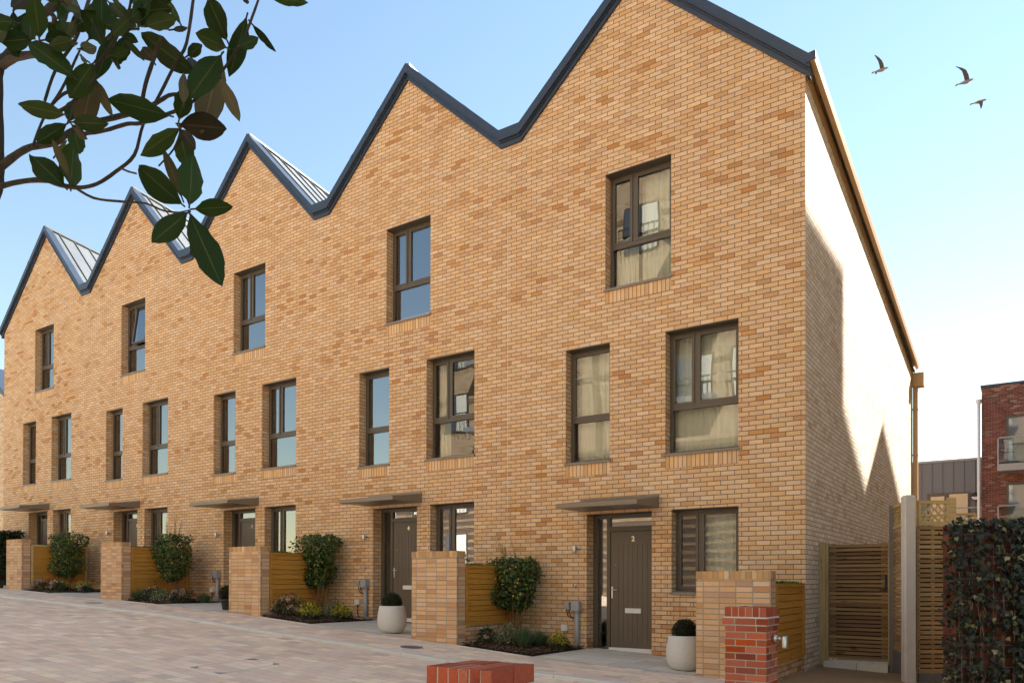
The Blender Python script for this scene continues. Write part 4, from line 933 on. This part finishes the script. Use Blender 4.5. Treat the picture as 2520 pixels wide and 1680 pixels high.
# ------------------------------------------------------------------ magnolia
CAM=Vector((2.82366,-12.05822,0)); CR=Vector((0.82872191,0.55965501,0.00250176)); CU=Vector((0.00193023,-0.0073283,0.99997128)); CF=Vector((-0.55965728,0.82869329,0.00715338)); FP=1895.607; CY=1416.729
def sp(x,y,dep):   # survey helper: place of a sighted point at a known distance
    x/=2.1775;y/=2.1775
    return CAM+dep*(CF+CR*((x-1260)/FP)+CU*((CY-y)/FP))
TR=empty('magnolia_tree',(.3,-11.15,g(.3)),'magnolia with large glossy leaves overhanging at the upper left, nearest the camera','tree')
BR=[([(-220,2600),(-190,1800),(-130,1300),(-40,1010),(-22,860),(-25,600),(-22,400),(0,320)],[70,66,62,54,46,42,40,36],2.25,2.2),
([(-20,920),(60,850),(160,790),(300,765),(370,710),(500,660),(650,620),(760,590),(850,545),(910,510),(1000,495),(1100,420),(1190,330)],[24,22,20,19,18,17,17,15,13,11,9,8,7],2.2,2.0),
([(380,740),(450,718),(560,700),(680,665),(760,660),(900,610),(1000,570),(1100,480),(1200,370),(1290,230),(1330,150),(1395,-30)],[12,12,12,12,11,11,9,9,8,8,8,7],2.12,1.95),
([(-20,1005),(100,975),(230,965),(340,995),(430,1005),(520,985),(620,920),(720,830),(770,660),(860,500),(940,340),(1000,230),(1040,-40)],[17,15,15,14,12,11,11,10,8,9,9,9,10],2.2,2.05),
([(380,990),(500,1060),(650,1080),(780,1090),(880,1130),(990,1140),(1020,1135)],[9,8,7,6,6,5,5],2.12,2.0),
([(-20,158),(150,130),(260,125),(430,130),(620,160),(745,155)],[8,8,7,7,7,6],2.3,2.15),
([(-30,360),(60,280),(130,150),(250,60),(350,-20)],[34,30,27,25,24],2.22,2.3),
([(10,355),(60,320),(120,300),(215,290)],[26,24,22,20],2.2,2.05),
([(240,540),(300,370),(400,220),(450,80),(485,-30)],[9,9,10,10,11],2.1,2.2),
([(175,785),(240,620),(330,480),(400,330),(430,265)],[7,8,8,7,5],2.1,2.15),
([(760,560),(780,450),(830,300),(865,195)],[13,12,12,9],2.05,1.95),
([(245,600),(330,510),(420,470),(500,370),(590,260),(640,170),(690,60),(705,-30)],[9,10,9,10,10,9,8,8],2.08,2.0),
([(240,612),(330,590),(430,510),(520,400)],[12,11,10,9],2.04,2.0),
([(655,905),(690,920),(730,930)],[6,6,5],2.1,2.0),([(850,890),(930,800),(965,710),(960,660)],[5,6,7,7],2.05,2.0),
([(320,160),(350,60),(380,-30)],[20,20,22],2.3,2.35),([(285,170),(292,100),(275,75)],[13,15,14],2.24,2.2),([(370,650),(400,560)],[4,4],2.0,2.0),([(950,1140),(1050,1118)],[4,3],1.98,1.98)]
for pts,w,d0,d1 in BR:
    # resample with a spline
    P=[(sp(x,y,d0+(d1-d0)*k/(len(pts)-1)),w[k]*.86/2.1775/FP*(d0+(d1-d0)*k/(len(pts)-1))) for k,(x,y) in enumerate(pts)]
    out=[];rad=[]
    for k in range(len(P)-1):
        p0=P[max(k-1,0)][0];p1=P[k][0];p2=P[k+1][0];p3=P[min(k+2,len(P)-1)][0]
        for j in range(4):
            t=j/4; q=.5*((2*p1)+(p2-p0)*t+(2*p0-5*p1+4*p2-p3)*t*t+(3*p1-p0-3*p2+p3)*t**3); out.append(q); rad.append((P[k][1]*(1-t)+P[k+1][1]*t)*(1+R.uniform(-.06,.09)))
    out.append(P[-1][0]);rad.append(P[-1][1])
    s=MB(); s.tube(out,rad,10,jit=.05); s.build('trunk' if d0==2.25 else 'branch',M['bark'],TR)
LV=[(1015,1095,1040,805,135,'g'),(970,1090,730,890,130,'g'),(975,1060,875,795,55,'u'),(1018,1150,1188,1528,150,'g'),(1045,1120,1250,1108,85,'g'),(1000,1145,812,1300,110,'g'),
(960,690,740,830,95,'g'),(965,710,1000,880,110,'g'),(965,665,1212,690,130,'b'),(965,690,1045,795,60,'b'),(1185,300,1080,715,140,'u'),(1185,295,1010,520,130,'g'),(1180,410,1283,645,62,'u'),
(1320,95,1228,415,92,'g'),(1215,215,1105,-20,112,'g'),(1210,255,1040,180,95,'g'),(1350,130,1480,280,36,'g'),(1275,255,1385,200,60,'g'),(1045,395,740,175,120,'g'),(905,620,580,530,118,'g'),
(960,640,1000,470,90,'g'),(985,560,985,380,52,'u'),(400,415,145,215,112,'g'),(500,340,370,520,120,'g'),(505,400,440,690,122,'u'),(515,430,602,625,50,'u'),(620,150,515,425,76,'g'),(550,235,460,65,100,'g'),
(545,150,545,-40,88,'g'),(165,210,0,222,96,'g'),(210,205,185,-35,96,'g'),(240,215,372,195,76,'g'),(385,225,320,80,30,'g'),(345,615,100,560,84,'g'),(365,650,400,530,60,'g'),(355,665,200,765,78,'g'),
(390,655,572,665,80,'g'),(387,670,455,745,46,'b'),(392,690,430,820,80,'g'),(380,1005,395,758,116,'g'),(343,1000,160,825,116,'g'),(372,950,280,745,42,'u'),(710,150,555,130,72,'g'),(775,140,940,100,80,'g'),
(720,62,925,45,112,'g'),(740,150,738,60,42,'g'),(970,135,880,-20,36,'g'),(430,262,520,250,60,'g'),(590,300,690,268,50,'g'),(655,195,775,330,34,'g'),(610,332,645,370,28,'g'),(1262,290,1306,322,30,'b'),
(925,160,1006,150,28,'b'),(360,240,415,236,24,'b'),(1455,-8,1655,15,52,'g'),(1312,-15,1326,22,28,'b'),(425,78,380,-15,36,'u'),(585,15,690,112,70,'g'),(1005,300,1085,240,58,'g'),(1050,395,1020,300,60,'b'),
(640,20,560,-40,80,'g'),(760,20,700,-60,90,'g'),(820,-5,930,-70,90,'g'),(590,200,690,100,60,'g'),(470,330,425,300,40,'g'),(700,0,800,60,60,'g'),(300,830,360,750,20,'u'),(820,330,760,250,70,'b')]
rq=random.Random(11)
for _ in range(34):
    x_=rq.uniform(-10,700) if rq.random()<.6 else rq.uniform(0,1050); y_=rq.uniform(-60,240)+ (0 if x_<700 else -60); an=rq.uniform(0,6.28); L_=rq.uniform(90,190)
    LV.append((x_,y_,x_+L_*math.cos(an),y_+L_*math.sin(an),L_*rq.uniform(.4,.55),rq.choice('gggggb')))
gl=MB();ul=MB();bl=MB();ps=MB()
for (bx,by,tx,ty,w,kd) in LV:
    dep=R.uniform(1.88,2.12); d2=dep+R.uniform(-.06,.06); p=sp(bx,by,dep);q=sp(tx,ty,d2); d=q-p
    view=(CAM-(p+q)/2).normalized(); tilt=R.uniform(-.45,.45); sd=d.cross(view).normalized(); nr=(view*math.cos(tilt)+sd*math.sin(tilt))
    if nr.z<0 and kd=='g' and R.random()<.3: pass
    Wd=w/2.1775/FP*dep/math.cos(tilt)*1.04
    mb={'g':gl,'u':ul,'b':bl}[kd]; mb.leaf(p,d,nr,d.length,Wd,R.uniform(.1,.35)*R.choice((1,-1)),curl=R.uniform(-.03,.10),detail=True)
    ps.tube([p-d.normalized()*.012,p+d.normalized()*.01],.0022,5)
gl.build('foliage',M['magnolia'],TR); ul.build('pale_leaves',M['magnolia_under'],TR)
t=leaf_mat('magnolia_brown_leaf',[(0,(.035,.026,.009)),(.5,(.024,.022,.007)),(1,(.05,.028,.012))],.5,.3,.12,vein=(.12,.08,.03)); bl.build('brown_leaves',t,TR); ps.build('twigs_and_stalks',M['bark'],TR)  # the last mesh holds the short leaf stalks
# ------------------------------------------------------------------ birds
def bird(c,lb,wings,tilt,sc_):
    T=empty('bird',c,lb,'bird','birds flying on the right'); c=Vector(c); ca,sa=math.cos(tilt),math.sin(tilt)
    ax=CR*ca+CU*sa; up=CU*ca-CR*sa; dp=CF
    s=MB(); pr=[(-.26,.01,.03),(-.2,.018,.028),(-.12,.035,.035),(-.02,.058,.055),(.07,.055,.052),(.14,.034,.034),(.185,.036,.034),(.22,.026,.026),(.25,.010,.010),(.275,.004,.004)]
    vs=[];fs=[];n=10
    for t_,a,b in pr:
        for k in range(n): th=6.283*k/n; vs.append(c+(ax*t_+up*(a*math.sin(th)+.02*(t_>.12)-.01)+dp*b*math.cos(th))*sc_)
    for i in range(len(pr)-1):
        for k in range(n): fs.append((i*n+k,i*n+(k+1)%n,(i+1)*n+(k+1)%n,(i+1)*n+k))
    fs += [tuple(range(n)),tuple((len(pr)-1)*n+k for k in reversed(range(n)))]
    s.shared(vs,fs,True); s.shared([c+(ax*a+up*b+dp*e)*sc_ for a,b,e in ((-.2,.0,-.02),(-.34,-.01,-.045),(-.33,-.035,.045),(-.2,-.01,.02))],[(0,1,2,3)]); 
    s.build('body',M['birdp'],T)
    for wg in wings:
        s=MB()

        vs=[]
        for (a,b,e,ch) in wg:
            vs += [c+(ax*(a+ch/2)+up*b+dp*e)*sc_, c+(ax*(a)+up*(b+.012)+dp*e)*sc_, c+(ax*(a-ch/2)+up*b+dp*e)*sc_]
        fs=[]
        for i in range(len(wg)-1):
            for k in (0,1): fs.append((i*3+k,i*3+k+1,i*3+k+4,i*3+k+3))
        s.shared(vs,fs,True); s.build('wing',M['birdb'],T)
w1=[[(.03,.02,-.03,.15),(.0,.12,-.10,.15),(-.05,.22,-.16,.13),(-.12,.32,-.2,.10),(-.2,.42,-.22,.04)],[(.03,.02,.03,.15),(.02,.10,.14,.14),(.02,.12,.26,.12),(.03,.1,.4,.05)]]
bird((-1.212,15.24,16.62),'first bird from the left, wing raised, above the end gable',w1,.28,.95)
w2=[[(.04,.02,-.03,.16),(.0,.14,-.10,.16),(-.06,.27,-.16,.14),(-.17,.35,-.2,.10),(-.3,.43,-.22,.04)],[(.03,.02,.03,.15),(.06,.08,.14,.12),(.09,.1,.26,.08)]]
bird((1.061,16.778,16.24),'upper right bird with its wing raised high',w2,.3,1.05)
w3=[[(.03,.02,.03,.15),(.06,.07,.10,.14),(.14,.10,.18,.12),(.26,.08,.26,.09),(.36,.07,.3,.03)],[(.0,-.02,-.04,.15),(-.05,-.12,-.12,.13),(-.1,-.22,-.18,.1),(-.16,-.34,-.2,.03)]]
bird((1.431,17.034,15.60),'lowest bird of the three with wings beating downward',w3,.26,.95)
# ------------------------------------------------------------------ background blocks
B=empty('brick_apartment_block',(4,28,0),'dark red brick flats with glass balconies at the right edge','building')
yb=26.5
s=MB(); s.box(1.04,14,yb,yb+12,-1.4,8.35); s.build('wall',M['oldbrick'],B)
s=MB(); s.box(1.0,14.05,yb-.05,yb+12.05,8.35,8.44); s.build('roof_edge',M['verge'],B)
for z0,z1 in ((5.0,7.02),(2.2,4.2),(-.8,1.3)):
    s=MB(); x0=1.92; s.box(x0,4.6,yb-.04,yb-.005,z0,z1); fr=s.build('window',M['metal'],B)
    s=MB()
    for a,b in ((x0+.1,3.1),(3.2,4.5)): s.face([(a,yb-.05,z0+.1),(b,yb-.05,z0+.1),(b,yb-.05,z1-.1),(a,yb-.05,z1-.1)])
    s.build('pane',M['skyglass'] if 'skyglass' in M else M['glass'],fr)
    s=MB(); s.face([(x0+.14,yb-.046,z0+.1),(x0+.55,yb-.046,z0+.1),(x0+.55,yb-.046,z1-.1),(x0+.14,yb-.046,z1-.1)]); s.build('curtain',M['curtain'],fr)
    zf=z0-.12; s=MB(); s.box(1.64,5,yb-1.1,yb,zf-.28,zf); bal=s.build('balcony',M['greyplastic'],B)
    s=MB(); s.box(1.64,5,yb-1.1,yb-1.06,zf+1.06,zf+1.11); s.box(1.64,1.69,yb-1.1,yb-.01,zf+1.06,zf+1.11); s.box(1.64,1.69,yb-1.1,yb-1.05,zf,zf+1.06); s.build('handrail',M['greyplastic'],bal)
    s=MB(); s.face([(1.69,yb-1.08,zf+.02),(5,yb-1.08,zf+.02),(5,yb-1.08,zf+1.05),(1.69,yb-1.08,zf+1.05)]); s.build('glass_panel',M['darkglass'],bal)
s=MB(); s.tube([(.94,yb-.08,7.7),(.94,yb-.08,-1)],.06,10); s.lathe([(.06,0),(.11,.1),(.11,.22),(0,.22)],(.94,yb-.08,7.62),4); s.build('downpipe',M['white'],B)
B=empty('zinc_clad_building',(-2,29,0),'grey seamed metal clad block with sunlit blinds behind the trellis','building'); yg=29
s=MB(); s.box(-9,1.6,yg,yg+8,-1.4,5.62); s.build('wall',M['clad'],B)
s=MB(); s.box(-9.05,1.6,yg-.06,yg+8,5.62,5.72); s.build('roof_edge',M['greyplastic'],B)
s=MB(); x=-8.5
while x<1.5:
    if 1: s.box(x-.015,x+.015,yg-.035,yg-.001,-1.3,5.62)
    x+=.436
s.build('standing_seams',M['clad'],B)
s=MB(); s.box(-1.27,.42,yg-.1,yg-.04,1.8,4.17); fr=s.build('window',M['metal'],B)
for a,b,c in ((-1.12,-.56,4.02),(-.36,.38,4.1)):
    s=MB(); s.face([(a,yg-.105,1.9),(b,yg-.105,1.9),(b,yg-.105,c),(a,yg-.105,c)]); s.build('blind',M['blind'],fr)
s=MB(); s.lathe([(0,.0),(.19,0),(.19,.08),(.15,.1),(0,.1)],(0,0,0),24); s.v=[(.68+x,yg-.04-z,3.93+y) for x,y,z in s.v]; q=s.build('bulkhead_light',M['black'],B)
s=MB(); s.face([(.68-.15*math.cos(a),yg-.146,3.93-.15*math.sin(a)) for a in [math.pi*k/12 for k in range(13)]]); s.build('diffuser',M['white'],q)
s=MB(); s.box(-1.2,1.0,yg-1.2,yg-1.16,3.32,3.38); 
for x in (-1.2,-.1,.96): s.box(x,x+.04,yg-1.2,yg-1.16,1.9,3.32)
s.build('balcony_rail',M['greyplastic'],B)
s=MB(); s.box(-1.2,1.0,yg-1.2,yg,1.6,1.85); s.build('balcony_slab',M['greyplastic'],B)
s=MB(); s.box(.44,1.0,yg-.12,yg-.04,1.85,3.0); s.build('timber_cladding',M['blind'],B)
# next terrace beyond the left end
B=empty('neighbour_house',(-37,3,-.1),'pale brick neighbour house just visible past the left end of the terrace','house')
s=MB(); y0,y1=3,4.8; s.box(-38.8,-32.9,y0,y1,-.3,7.5); s.face([(-38.8,y0,7.5),(-32.9,y0,7.5),(-35.85,y0,9.2)]); s.build('wall',M['cream'],B)
s=MB(); 
for (a,b) in (((-32.6,7.35),(-35.85,9.3)),((-35.85,9.3),(-39.1,7.35))):
    s.shared([(a[0],y0-.1,a[1]),(b[0],y0-.1,b[1]),(b[0],y1,b[1]),(a[0],y1,a[1]),(a[0],y0-.1,a[1]+.25),(b[0],y0-.1,b[1]+.25),(b[0],y1,b[1]+.25),(a[0],y1,a[1]+.25)],[(3,2,1,0),(4,5,6,7),(0,1,5,4),(1,2,6,5),(2,3,7,6),(3,0,4,7)])
s.build('roof',M['verge'],B)
# opposite side of the street: seen in the windows
def block(name,lb,x0,x1,zt,mat_up,zs,wz,cat='building',step=2.35):
    y1=-18.0;y0=-28; B=empty(name,((x0+x1)/2,-20,-1.3),lb,cat)
    s=MB(); s.box(x0,x1,y0,y1,zs,zt,'z'); s.build('wall',mat_up,B)
    s=MB(); s.box(x0,x1,y0,y1,-1.4,zs); s.build('lower_wall',M['striped'],B)
    s=MB(); z=-.6
    while z<zs-.2: s.box(x0,x1,y1,y1+.02,z,z+.14); z+=.36
    s.build('brick_bands',M['bandbrick'],B)
    s=MB(); z=zs
    while z<zt: s.box(x0,x1,y1+.0,y1+.03,z,z+.23); z+=3.3
    s.build('floor_bands',M['bandbrick'],B)
    s=MB(); s.box(x0-.05,x1+.05,y0-.05,y1+.06,zt,zt+.18); s.build('parapet',M['greyplastic'],B)
    for z in wz:
        x=x0+1.2
        while x+1.6<x1:
            s=MB(); s.box(x,x+1.5,y1+.0,y1+.04,z,z+2); f=s.build('window',M['metal'],B)
            s=MB(); s.face([(x+1.42,y1+.045,z+.08),(x+.08,y1+.045,z+.08),(x+.08,y1+.045,z+1.92),(x+1.42,y1+.045,z+1.92)]); s.build('pane',M['skyglass'],f)
            s=MB(); ca=x+(.08 if int(x*7)%2 else .75); s.face([(ca+.67,y1+.05,z+.08),(ca,y1+.05,z+.08),(ca,y1+.05,z+1.92),(ca+.67,y1+.05,z+1.92)]); s.build('curtain',M['curtain'],f)
            s=MB(); s.box(x+.72,x+.78,y1+.045,y1+.07,z,z+2); s.box(x,x+1.5,y1+.045,y1+.07,z+.7,z+.76); s.build('mullion',M['metal'],f)
            if z>7 and int(x*3)%2==0:
                s=MB(); s.box(x-.3,x+1.9,y1,y1+1.2,z-.25,z-.05); s.build('balcony',M['greyplastic'],B)
            s=MB()
            for q in range(9): s.box(x-.1+q*.21,x-.08+q*.21,y1+.3,y1+.33,z-.02,z+.9)
            s.box(x-.15,x+1.75,y1+.29,y1+.34,z+.9,z+.95); s.build('balcony_railing',M['metal'],B)
            x+=step

def _f(): pass
block('opposite_flats','tall cream brick flats across the street, seen reflected in the windows of house number 2',-13,3.5,18.6,M['cream'],5.6,(7.4,10.8,14.2))
block('opposite_house','lower cream brick block across the street, seen reflected in the windows of house number 4',-25.4,-13.4,13.7,M['cream'],5.6,(.4,3.4,7.4,10.6))
# neighbouring terrace to the right, out of frame: near end stepped only to shade the street and admit sky, gables throw the saw-tooth shadow on the side wall
B=empty('shading_terrace',(14,0,-1.5),'gabled terrace across the side street to the right, outside the picture','building')
SAZ=math.radians(65); SEL=math.radians(40)
def up(y,z,D=7.0): return (y+D*math.tan(SAZ), z+D/math.cos(SAZ)*math.tan(SEL))
P=[(-4.5,-3),(-4.5,18),(5.8,18),(5.8,14.0),(up(-.6,0)[0],14.0),(up(-.6,0)[0],up(0,5.66)[1]),up(2.84,5.66),up(2.84,3.2),up(5.1,1.93),up(7.26,3.68),up(10.05,2.11),up(11.5,1.2)]; P+=[(P[-1][0],-3)]
s=MB(); 
tri=tessellate_polygon([[Vector((a,b,0)) for a,b in P]])
for x in (7,14):
    for t_ in tri: s.face([(x,P[k][0],P[k][1]) for k in t_])
for k in range(len(P)):
    a=P[k];b=P[(k+1)%len(P)]; s.face([(7,a[0],a[1]),(14,a[0],a[1]),(14,b[0],b[1]),(7,b[0],b[1])])
s.build('wall',M['cream'],B)
# ------------------------------------------------------------------ light, sky, camera
w=bpy.data.worlds.new('World'); sc.world=w; w.use_nodes=True; nt=w.node_tree; bg=nt.nodes['Background']
sky=nt.nodes.new('ShaderNodeTexSky'); sky.sky_type='NISHITA'; sky.sun_disc=False; sky.sun_elevation=SEL
sd=Vector((math.cos(SEL)*math.cos(SAZ),math.cos(SEL)*math.sin(SAZ),math.sin(SEL)))
sky.sun_rotation=math.atan2(sd.x,sd.y); sky.air_density=1.6; sky.dust_density=0; sky.ozone_density=1.2; sky.altitude=0
nt.links.new(sky.outputs[0],bg.inputs[0]); bg.inputs[1].default_value=.05
l=bpy.data.lights.new('Sun','SUN'); l.energy=4.3; l.angle=math.radians(.5); l.color=(1,.95,.87)
lo=bpy.data.objects.new('Sun',l); col.objects.link(lo); lo.rotation_euler=sd.to_track_quat('Z','Y').to_euler()
cd=bpy.data.cameras.new('Camera'); co=bpy.data.objects.new('Camera',cd); col.objects.link(co); sc.camera=co
co.matrix_world=Matrix.Translation(CAM)@Matrix((CR,CU,-CF)).transposed().to_4x4()
cd.sensor_width=36; cd.lens=36*FP/2520; cd.shift_y=(CY-840)/2520; cd.clip_end=3000; cd.clip_start=.05
sc.view_settings.view_transform='Standard'; sc.view_settings.look='None'; sc.view_settings.exposure=2.15; sc.view_settings.gamma=1
